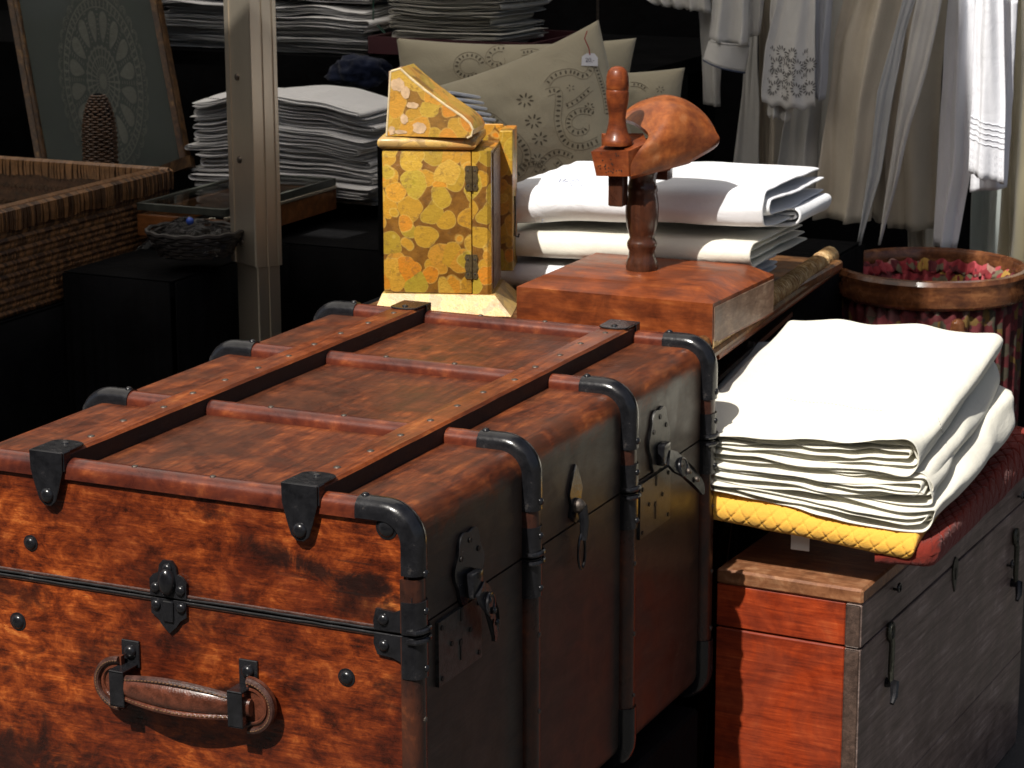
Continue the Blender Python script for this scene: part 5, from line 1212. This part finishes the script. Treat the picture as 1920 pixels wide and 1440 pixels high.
def emb(th, tree, curves, flowers=()):
    hb, sb_ = B(), B()
    def hit(px, py):
        p, n, i, d = tree.ray_cast(CP, ray(px, py)); return (p, n) if p is not None and n.dot(ray(px, py)) < 0 else ((p, -n) if p is not None else None)
    def dot(px, py, dx, dy, L_, W_):
        r_ = hit(px, py)
        if not r_: return
        q = hit(px+dx*2, py+dy*2)
        if not q: return
        p, n = r_; d = q[0]-p
        if d.length < 1e-6 or d.length > .02: return
        d.normalize(); s = n.cross(d); k = .00085
        vs = [hb.verts.new(p+n*.0007+d*L_*k*math.cos(a)+s*W_*k*math.sin(a)) for a in [2*PI*i/6 for i in range(6)]]; hb.faces.new(vs)
    for pts, wd, sz in curves:
        # smooth polyline in picture units, two stitched borders and slots between
        P = [Vector((x, y, 0)) for x, y in pts]; Q = []
        for i in range(len(P)-1):
            p0, p1, p2, p3 = P[max(0, i-1)], P[i], P[i+1], P[min(len(P)-1, i+2)]; n_ = max(2, int((p2-p1).length/3))
            for k in range(n_):
                t_ = k/n_; Q.append(.5*((2*p1)+(-p0+p2)*t_+(2*p0-5*p1+4*p2-p3)*t_*t_+(-p0+3*p1-3*p2+p3)*t_**3))
        Q.append(P[-1]); acc = 0
        for i in range(1, len(Q)-1):
            d = (Q[i+1]-Q[i-1]).normalized(); acc += (Q[i]-Q[i-1]).length
            if acc > sz: dot(Q[i].x, Q[i].y, -d.y, d.x, wd*.5, sz*.30); acc = 0
        for sg in (-1, 1):
            ln = []
            for i in range(1, len(Q)-1, 2):
                d = (Q[i+1]-Q[i-1]).normalized(); r_ = hit(Q[i].x-d.y*wd*.75*sg, Q[i].y+d.x*wd*.75*sg)
                if r_: ln.append(r_[0]+r_[1]*.0004)
            if len(ln) > 3 and max((a-b).length for a, b in zip(ln, ln[1:])) < .03: tube(sb_, ln, .0005, 4)
    for (fx, fy, r, n) in flowers:
        for k in range(n):
            a = 2*PI*k/n+fx; dot(fx+r*math.cos(a), fy+r*.8*math.sin(a), math.cos(a), math.sin(a)*.8, r*.42, r*.16)
    meta(obj('cutwork_slots', hb, HOLE, th, smooth=False), kind='stuff'); meta(obj('embroidery', sb_, PST, th), kind='stuff')
def spiral(cx, cy, r0, r1, a0, a1, n=16, sq=.85): return [(cx+(r0+(r1-r0)*k/n)*math.cos(a0+(a1-a0)*k/n), cy+sq*(r0+(r1-r0)*k/n)*math.sin(a0+(a1-a0)*k/n)) for k in range(n+1)]
cA = at(960, 238, y=1.62)
pA, tA = pillow('wide ecru cutwork pillow lying furthest back on the left, behind the cabinet', (cA.x, 1.62, cA.z), .40, .29, .10, R(1), R(-14), 1, R(12))
emb(pA, tA, [(spiral(880, 125, 26, 22, 0, -5.5), 8, 7), (spiral(935, 112, 5, 27, 0, 5.2), 8, 7), ([(958, 122), (940, 150), (905, 170), (890, 182)], 8, 7), ([(975, 100), (1000, 97), (1025, 106)], 7, 7), ([(1040, 118), (1060, 104), (1075, 100)], 7, 6)])
cC = at(1108, 262, y=1.60)
pC, tC = pillow('plain ecru pillow at the right rear behind the press, one pointed corner showing', (cC.x, 1.63, cC.z), .29, .22, .09, R(3), R(-10), 5, R(0))
emb(pC, tC, [([(1180, 158), (1200, 160), (1215, 170)], 5, 6)], [(1238, 168, 6, 6), (1215, 190, 6, 6)])
cB = at(1010, 282, y=1.50)
pB, tB = pillow('ecru pillow with scrolling cutwork and a price tag, its pointed corner sticking up', (cB.x, 1.50, cB.z), .315, .315, .11, R(22), R(-12), 2, R(14))
emb(pB, tB, [(spiral(1090, 235, 8, 36, 0, 5.6), 8, 7), ([(1024, 160), (1040, 142), (1070, 135), (1095, 143), (1108, 130), (1110, 110)], 8, 7), ([(1115, 120), (1125, 150), (1135, 185), (1138, 215)], 6, 6), ([(1022, 175), (1045, 170), (1048, 190), (1046, 230), (1060, 265), (1090, 275), (1125, 262)], 9, 7),
    ([(905, 215), (925, 222), (945, 240), (975, 265), (988, 290), (980, 318), (965, 330)], 10, 8), ([(1040, 300), (1062, 318), (1092, 312)], 8, 7), ([(1110, 165), (1080, 190), (1060, 200)], 6, 7), ([(1000, 330), (1020, 300), (1045, 285), (1075, 295)], 7, 7), (spiral(1000, 330, 30, 24, -2.8, -.3), 7, 7), ([(870, 250), (890, 235), (915, 240), (930, 225)], 7, 7), ([(890, 330), (915, 320), (935, 330)], 7, 7)],
    [(985, 188, 12, 8), (1000, 228, 12, 8), (1012, 260, 11, 7), (935, 260, 10, 8), (1070, 165, 6, 5), (920, 300, 10, 7), (1008, 300, 10, 8), (900, 205, 6, 5), (1105, 200, 7, 6)])
# tag on the pillow
WC = plain('white_tag_card', (.66, .66, .68), .8, 0, .04, 30, .05)
tp = at(1106, 112, y=1.40); r_ = tB.ray_cast(CP, ray(1106, 112)); tp = r_[0]-ray(1106, 112)*.006 if r_[0] is not None else tp
tg = thing('price_tag', 'small white price tag hung by red thread on the cutwork pillow', 'tag', tp)
k = 1/FP*((tp-CP).dot(FW)); rt, upv = CR.copy(), CU.copy()
bm = B(); poly = [(-16, -11), (15, -12), (15, 4), (8, 12), (-6, 12), (-15, 6)]
prism(bm, poly, .0006, lambda u, v, w: tp+rt*(u*k)+upv*(v*k)-FW*w); obj('card', bm, WC, tg, smooth=False)
bm = B(); tube(bm, [tp+rt*(0)+upv*(9*k)-FW*.001, at(1104, 90, y=tp.y-.002), at(1096, 72, y=tp.y), at(1101, 58, y=tp.y+.004)], .0009, 5); obj('thread', bm, plain('red_thread', (.3, .02, .015), .7, 0, .2, 100), tg)
INK = plain('pencil_ink', (.12, .12, .16), .9, 0, .2, 50)
def text(nm, body, size, M, mt, parent, ex=.0001):
    cu_ = bpy.data.curves.new(nm, 'FONT'); cu_.body = body; cu_.size = size; cu_.align_x = 'CENTER'; cu_.align_y = 'CENTER'; cu_.extrude = ex
    tmp = bpy.data.objects.new('tmp', cu_); me = bpy.data.meshes.new_from_object(tmp); bpy.data.objects.remove(tmp); bm = B(); bm.from_mesh(me); bpy.data.meshes.remove(me)
    return obj(nm, bm, mt, parent, smooth=False, M=M)
Mt = Matrix.Identity(4)
def facing(P):
    M = Matrix.Identity(4)
    for i in range(3): M[i][0] = rt[i]; M[i][1] = upv[i]; M[i][2] = -FW[i]; M[i][3] = P[i]
    return M
text('handwritten_price', '20,-', 11*k, facing(tp-FW*.0012+upv*(-1*k)), INK, tg)
# monogram stitched on the top sheet behind the press
dg = bpy.context.evaluated_depsgraph_get(); dg.update()
def scene_tree(o):
    e = o.evaluated_get(dg); me = e.to_mesh(); bm = B(); bm.from_mesh(me); bm.transform(WM[o]); t = BVHTree.FromBMesh(bm); bm.free(); e.to_mesh_clear(); return t
def stitch_marks(o, pts, mt, name='stitching', rad=.0006, ln=None, par=None):
    t = scene_tree(o); bm = B(); prev = None
    for seg in pts:
        L3 = []
        for (x, y) in seg:
            p, n, i, d = t.ray_cast(CP, ray(x, y))
            if p is not None:
                if n.dot(ray(x, y)) > 0: n = -n
                L3.append(p+n*.0006)
        if len(L3) > 1: tube(bm, L3, rad, 4)
    return meta(obj(name, bm, mt, par or o, smooth=False), kind='stuff')
zig = [[(1052, 348), (1056, 340), (1062, 336)], [(1060, 350), (1058, 342), (1066, 340)], [(1064, 352), (1070, 344), (1076, 352)], [(1067, 349), (1074, 349)], [(1072, 338), (1080, 342), (1078, 350)], [(1080, 336), (1086, 340)], [(1048, 342), (1052, 336)], [(1084, 350), (1092, 348)]]
stitch_marks(top, zig, MARK, 'monogram')
stitch_marks(top, [[(1018+k*1.2, 418+k*.6-s*7), (1016+k*1.2, 424+k*.6-s*7)] for k in range(3) for s in range(2)], MARK, 'ladder_hem')

# ---------------------------------------------------------------- HANGING CLOTHES
G_WHT = cloth('white_cotton_garment', (.74, .75, .80), 500, 22, .04, .5); G_GRY = cloth('grey_linen_garment', (.60, .59, .565), 400, 18, .06, .6)
G_BEI = cloth('beige_linen_garment', (.72, .65, .53), 400, 18, .06, .6); G_TAU = cloth('taupe_linen_garment', (.52, .46, .37), 400, 18, .06, .6); G_CRM = cloth('cream_curtain_cotton', (.76, .72, .58), 500, 12, .04, .5); G_PAL = cloth('pale_green_white_cotton', (.60, .66, .64), 500, 8, .04, .3)
G_CHA = cloth('pale_grey_cotton', (.74, .73, .70), 400, 20, .05, .6)
def lerp_poly(P, y):
    if y <= P[0][1]:
        (x0, y0), (x1, y1) = P[0], P[1]; return x0+(x1-x0)*(y-y0)/(y1-y0) * .6
    for (x0, y0), (x1, y1) in zip(P, P[1:]):
        if y <= y1: return x0+(x1-x0)*(y-y0)/(y1-y0)
    return P[-1][0]
RAILZ = .78
def garment(name, label, mt, Lp, Rp, y, folds=3, amp=.012, seed=0, cat='garment', bottom=None, ph=0, top=-330, group=None, extra=None, nu=40, nv=46, sharp=1.0, thick=.0014):
    """a hanging cloth between a left and a right edge, folds run down it"""
    yb = max(Lp[-1][1], Rp[-1][1]); bm = B(); ylb, yrb = Lp[-1][1], Rp[-1][1]
    def fn(u, v):
        bt = ylb+(yrb-ylb)*u
        if bottom: bt += bottom(u)
        py = top+(bt-top)*v
        xl, xr = lerp_poly(Lp, min(py, ylb)), lerp_poly(Rp, min(py, yrb)); px = xl+(xr-xl)*u
        q = at(px, py, y=y); s = u*folds*2*PI+ph+1.4*nz((u*3, v*1.6, 0), 1, seed)
        dep = amp*(math.sin(s)+.35*math.sin(2*s+1))*(.35+.65*v) + amp*.5*nz((u*5, v*3, 1), 1, seed)
        q.y += dep; q.x += .003*nz((u*2, v*7, seed), 1)*(1 if .02 < u < .98 else .7)
        return q
    grid(bm, nu, nv, fn); t = None
    if extra is None:
        o = obj(name, bm, mt, ang=180); solid(o, thick); meta(o, label, cat, group); return o, fn
    q = at((Lp[0][0]+Rp[0][0])/2, 0, y=y); t = thing(name, label, cat, (q.x, y, q.z)); o = obj('cloth', bm, mt, t, ang=180); solid(o, thick); return t, fn
def scal(n, d): return lambda u: -d*abs(math.cos(u*n*PI))*1.0
GR = plain('dark_rail_paint', (.02, .02, .022), .4, .3, .2, 30)
ra_, rb_ = at(1180, -300, y=1.98), at(2050, -300, y=1.98)
rl = thing('clothes_rail', 'dark clothes rail above the picture from which the garments hang', 'rail', (1.0, 2.0, -.765))
bm = B(); tube(bm, [(-.35, 1.98, ra_.z+.0), (1.2, 1.98, ra_.z)], .012, 12); obj('rail_bar', bm, GR, rl)
for x in (1.19,):
    bm = B(); tube(bm, [(x, 1.98, -.765), (x, 1.98, ra_.z-.012)], .014, 12); obj('rail_leg', bm, GR, rl)
bm = B(); tube(bm, [at(1120, -320, y=2.3), at(1121, 60, y=2.3)], .0028, 8); tube(bm, [at(1121, 60, y=2.3), at(1121, 60, y=2.3)-Vector((0, 0, .6))], .0028, 8); meta(obj('thin_rod', bm, STEEL), 'thin vertical metal rod in the dark behind the pillows', 'rod')
g7 = None
garment('hanging_blouse', 'white lace-edged hem at the top edge left of the cuffed sleeve', G_CHA, [(1215, 0), (1225, 6)], [(1330, 0), (1332, 22)], 2.06, 4, .008, 3, bottom=lambda u: 4*abs(math.sin(u*30)))
garment('hanging_garment', 'small grey cloth hanging behind the cuffed sleeve above the press', G_GRY, [(1312, 60), (1318, 196)], [(1352, 60), (1350, 200)], 2.10, 1, .008, 4, top=-100)
garment('hanging_garment', 'long grey skirt hanging furthest left, behind the cuffed sleeve', G_GRY, [(1408, 0), (1395, 120), (1372, 342)], [(1424, 0), (1423, 346)], 2.09, .7, .008, 5)
garment('hanging_garment', 'dim grey skirt hanging just right of the furthest left one', G_TAU, [(1424, 0), (1420, 346)], [(1480, 0), (1468, 350)], 2.11, 1.1, .014, 6)
garment('hanging_sleeve', 'narrow white sleeve with lace trim between cuff and eyelet petticoat', G_CHA, [(1403, 0), (1404, 72)], [(1432, 0), (1424, 66)], 1.97, 1, .004, 7, bottom=scal(4, 3))
# cuffed sleeve
sv, f_ = garment('cuffed_sleeve', 'white shirt sleeve with gathered cuff edged in blue, left of the garments', G_CHA, [(1336, 0), (1325, 76)], [(1404, 0), (1401, 86)], 1.93, 2, .010, 8, extra=1, cat='sleeve')
bm = B()
def cuff(u, v):
    px = 1325+(1401-1325)*u+(-12+3*u)*v; py = 76+10*u+ (38+14*u)*v; q = at(px, py, y=1.93); a = PI*(u-.5); q.y += -.022*math.cos(a)+.014; return q
grid(bm, 20, 8, cuff); grid(bm, 20, 8, lambda u, v: cuff(u, v)+Vector((0, .035*math.sin(PI*u)*1.0+.001, .004)))
solid(obj('cuff', bm, G_CHA, sv, ang=180), .0016)
bm = B(); tube(bm, [cuff(k/20, 1) for k in range(21)], .0016, 5); obj('cuff_piping', bm, plain('blue_grey_piping', (.07, .09, .15), .8, 0, .2, 60), sv)
bm = B(); tube(bm, [cuff(k/20, 0)+Vector((0, -.0015, 0)) for k in range(21)], .0014, 5); obj('cuff_seam', bm, G_CHA, sv)
# eyelet petticoat
pt_, fp_ = garment('eyelet_petticoat', 'white petticoat with eyelet flowers and scalloped hem, hanging in the shade', G_CHA, [(1458, 0), (1436, 90), (1428, 175), (1430, 200)], [(1527, 0), (1527, 208)], 1.90, 1.3, .006, 9, extra=1, bottom=lambda u: -9*abs(math.cos(u*3.2*PI))+6*math.sin(u*PI), cat='petticoat')
def eyelets(par, fn, rects, hol=HOLE):
    bm = B()
    def surf(u, v): return fn(u, v)
    for (u, v, r, n) in rects:
        c = surf(u, v); ex = (surf(min(1, u+.02), v)-c).normalized(); ez = (surf(u, max(0, v-.02))-c).normalized(); nn = ex.cross(ez).normalized()
        if nn.y > 0: nn = -nn
        for k in range(n):
            a = 2*PI*k/n; d = ex*math.cos(a)+ez*math.sin(a); s = -ex*math.sin(a)+ez*math.cos(a); ce = c+d*r+nn*.0016
            bm.faces.new([bm.verts.new(ce+d*r*.40*math.cos(b)+s*r*.15*math.sin(b)) for b in [2*PI*i/6 for i in range(6)]])
    return meta(obj('eyelet_holes', bm, hol, par, smooth=False), kind='stuff')
vv = lambda py, b=206: (py+330)/(b+330)
EY = plain('eyelet_shade', (.17, .165, .16), .9, 0, .2, 100)
eyelets(pt_, fp_, [((i+.5+(.5 if j % 2 else 0))/4.4, vv(105+j*22), .0092, 12) for j in range(4) for i in range(4)] + [(.12+i*.19, vv(188-3*(i % 2)), .0016, 3) for i in range(5)], EY)
garment('petticoat_hem', 'second scalloped hem just below the eyelet petticoat', G_CHA, [(1440, 150), (1436, 222)], [(1500, 150), (1478, 232)], 1.915, 2, .006, 10, bottom=scal(5, 6), top=-100)
garment('hanging_garment', 'narrow blue grey sleeve right beside the eyelet petticoat', cloth('blue_grey_cotton', (.42, .44, .49), 400, 18, .05, .5), [(1528, 0), (1528, 182)], [(1562, 0), (1553, 90), (1546, 186)], 1.91, 1, .008, 11, bottom=lambda u: 6*math.sin(u*PI))
garment('hanging_garment', 'short grey skirt hanging low behind the eyelet petticoat above the white sheets', G_GRY, [(1480, 120), (1472, 230), (1454, 352)], [(1545, 120), (1530, 356)], 2.0, 1, .014, 12, top=-100)
garment('linen_dress', 'long beige linen dress hanging in the middle of the row', G_BEI, [(1578, 0), (1560, 70), (1549, 180), (1526, 412)], [(1692, 0), (1655, 180), (1625, 418)], 1.93, 1.1, .026, 13, cat='dress')
garment('linen_skirt', 'dark taupe skirt deep between the beige dress and the coat lapels', G_TAU, [(1600, 0), (1600, 400)], [(1700, 0), (1690, 425)], 2.02, 1.2, .014, 31, cat='skirt')
garment('hanging_garment', 'grey cotton shift filling the gap behind the eyelet petticoat and the beige dress', G_GRY, [(1470, 0), (1468, 345)], [(1600, 0), (1590, 360)], 2.14, 2, .016, 32)
garment('linen_coat', 'grey linen coat front, the left of the two slanting lapels', cloth('cool_grey_linen', (.46, .475, .49), 400, 18, .05, .5), [(1692, 0), (1644, 175), (1632, 290), (1606, 452)], [(1716, 0), (1698, 60), (1672, 195), (1652, 330), (1612, 460)], 1.86, .45, .009, 14, cat='coat', ph=1)
garment('linen_coat', 'grey linen coat front, the right of the two slanting lapels', G_GRY, [(1718, 0), (1690, 150), (1668, 300), (1648, 448)], [(1768, 0), (1740, 130), (1710, 228), (1690, 320), (1652, 458)], 1.855, .45, .010, 15, cat='coat', ph=2.5)
garment('linen_skirt', 'taupe linen skirt behind the slanting grey lapels', G_TAU, [(1640, 0), (1660, 430)], [(1775, 0), (1762, 150), (1749, 432)], 1.97, 1.2, .016, 16, cat='skirt')
garment('hanging_garment', 'pale hem hanging just below the taupe skirt near the round basket', G_BEI, [(1700, 300), (1702, 470)], [(1760, 300), (1752, 470)], 2.03, 1, .008, 17, top=0)
garment('white_nightdress', 'long white nightdress half in shade and half in sunlight', G_WHT, [(1776, 0), (1760, 200), (1747, 462)], [(1826, 0), (1817, 330), (1790, 470)], 1.90, .9, .014, 18, cat='nightdress', ph=2)
wl, fw_ = garment('white_sleeve', 'sunlit white sleeve with pin tucks and lace cuff near the right edge', G_WHT, [(1828, 0), (1819, 215), (1813, 322)], [(1880, 0), (1884, 200), (1881, 346)], 1.82, 1.3, .010, 19, cat='sleeve', extra=1, bottom=lambda u: 3*abs(math.sin(u*16)), ph=.6)
vb = lambda py, b=334: (py+330)/(b+330)
for py in (228, 238, 248, 258, 268):
    bm = B(); tube(bm, [fw_(k/16, vb(py))+Vector((0, -.0012, 0)) for k in range(17)], .0013, 4); obj('pin_tuck', bm, G_WHT, wl)
eyelets(wl, fw_, [((i+.5)/6, vb(288+j*13), .0022, 5) for i in range(6) for j in range(4)], plain('lace_gap_grey', (.42, .43, .47), .9, 0, .1, 50))
garment('hanging_garment', 'white underskirt showing below the lace cuffed sleeve', G_WHT, [(1822, 250), (1816, 362)], [(1895, 250), (1886, 352)], 1.87, 1, .008, 20, top=0)
garment('pale_curtain', 'pale greenish sheer curtain behind the lace cuffed sleeve', G_PAL, [(1838, 0), (1832, 250), (1815, 520)], [(1905, 0), (1900, 520)], 2.06, 1.2, .02, 21, cat='curtain')
garment('cream_curtain', 'cream curtain with deep folds at the right edge', G_CRM, [(1897, 0), (1888, 200), (1868, 520)], [(1990, 0), (1985, 520)], 1.98, 2.4, .03, 22, cat='curtain')

# ---------------------------------------------------------------- ROUND BASKET with floral lining
def floral(k=1):
    mt, t, p = mat('red_floral_cotton'); b = ND(t, 'TexCoord').outputs['Object']
    wv = ND(t, 'TexNoise', i_Scale=40.0, i_Detail=3); t.links.new(b, wv.inputs['Vector']); n = ND(t, 'VectorMath', operation='MULTIPLY_ADD'); t.links.new(wv.outputs['Color'], n.inputs[0]); n.inputs[1].default_value = (.02,)*3; t.links.new(b, n.inputs[2])
    v = ND(t, 'TexVoronoi'); v.inputs['Scale'].default_value = 70; t.links.new(n.outputs[0], v.inputs['Vector']); sx = ND(t, 'SeparateColor'); t.links.new(v.outputs['Color'], sx.inputs[0])
    c = ramp(t, sx.outputs[0], [(0, (.20, .012, .018)), (.3, (.30, .04, .05)), (.45, (.09, .01, .014)), (.6, (.30, .17, .03)), (.68, (.12, .1, .06)), (.78, (.26, .14, .11)), (.86, (.15, .008, .012))], 'CONSTANT')
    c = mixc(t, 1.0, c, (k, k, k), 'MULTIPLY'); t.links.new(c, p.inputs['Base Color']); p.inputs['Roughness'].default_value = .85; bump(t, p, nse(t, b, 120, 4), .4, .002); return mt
FLO = floral(); FLO_SHADED = floral(.38); RIMW = wood('polished_rim_wood', [(.03, .012, .007), (.09, .032, .014), (.17, .065, .025), (.3, .13, .05)], (14, 14, 70), 14, (.18, .32), .6, .5, (.03, .012, .008), .25)  # darker floral copy carries the shade of the outer cover in its colour
yR = 1.72; cR = at(1745, 508, y=yR); rR = (at(1925, 508, y=yR)-at(1565, 508, y=yR)).length/2
rbk = thing('round_workbasket', 'round standing workbasket with polished wooden rim and red floral gathered lining', 'basket', (cR.x, yR, -.765))
cz_ = cR.z
bm = B(); prof = [(rR-.016, -.030), (rR-.006, -.034), (rR-.0005, -.029), (rR+.0015, -.018), (rR-.001, -.008), (rR-.0005, -.003), (rR+.001, .004), (rR-.003, .0105), (rR-.009, .012), (rR-.015, .0085), (rR-.018, 0), (rR-.018, -.02)]
rings = [[bm.verts.new(Vector((cR.x+r*math.cos(2*PI*k/72), yR+r*math.sin(2*PI*k/72), cz_+z))) for k in range(72)] for r, z in prof]
for a, b in zip(rings, rings[1:]+rings[:1]):
    for k in range(72): bm.faces.new((a[k], a[(k+1) % 72], b[(k+1) % 72], b[k]))
obj('wooden_rim', bm, RIMW, rbk)
def ruff(bm, r0, z0, r1, z1, n, amp, m=10, N=360, seed=0):
    grid(bm, N+1, m, lambda u, v: (lambda a, r: Vector((cR.x+r*math.cos(a), yR+r*math.sin(a), cz_+z0+(z1-z0)*v+.003*math.sin(a*n*.5+seed))))(u*2*PI, r0+(r1-r0)*v+amp*(.6+.4*math.sin(v*PI))*math.sin(u*2*PI*n+2.5*nz((math.cos(u*2*PI)*3, math.sin(u*2*PI)*3, v*.6), 1, seed))))
bm = B(); ruff(bm, rR-.024, -.006, rR-.034, -.024, 60, .0035, 5, 480, 1); solid(obj('ruffle', bm, FLO, rbk, ang=180), .001)
bm = B(); ruff(bm, rR-.033, -.024, rR-.05, -.30, 46, .004, 14, 400, 2); solid(obj('lining', bm, FLO, rbk, ang=180), .001)
bm = B(); lathe(bm, [(.001, 0), (rR-.05, 0), (rR-.05, .003)], c=(cR.x, yR, cz_-.30), n=36); obj('lining_floor', bm, FLO, rbk)
bm = B(); ruff(bm, rR-.011, -.032, rR-.02, -.55, 40, .005, 24, 480, 3); solid(obj('outer_cover', bm, FLO_SHADED, rbk, ang=180), .001)
for a in (-1.02, .9, 2.6, -2.6):
    x, y = cR.x+(rR-.002)*math.cos(a), yR+(rR-.002)*math.sin(a); bm = B()
    lathe(bm, [(.004, cz_-.045), (.010, cz_-.05), (.0125, cz_-.065), (.011, cz_-.085), (.006, cz_-.098), (.0075, cz_-.11), (.009, cz_-.3), (.007, -.765)], c=(x, y, 0), n=16); obj('turned_leg', bm, RIMW, rbk)

# drawn thread hems on the top cloths
topc = [o for o in bpy.data.objects if o.get('label', '').startswith('topmost cream white linen')][0]
DOT = plain('hem_thread_grey', (.55, .54, .5), .9, 0, .1, 60)
stitch_marks(topc, [[(1475+k*7, 748+k*.9+1.5*math.sin(k*.4)), (1478+k*7, 748.6+k*.9+1.5*math.sin(k*.4))] for k in range(26)], DOT, 'drawn_thread_hem', .0007)
stitch_marks(topc, [[(1758+k*1.5, 783+k*5), (1759+k*1.5, 786+k*5)] for k in range(6)], DOT, 'drawn_thread_hem', .0007)
napt = [o for o in bpy.data.objects if o.get('label', '').startswith('topmost cloth of the tall white')][0]
stitch_marks(napt, [[(372+k*4.5, 183+k*.35), (374+k*4.5, 183.2+k*.35)] for k in range(14)] + [[(530+k*4.5, 199+k*.35), (532+k*4.5, 199.2+k*.35)] for k in range(9)], plain('hem_shadow', (.1, .09, .08), .9), 'dotted_hem', .0009)
# end
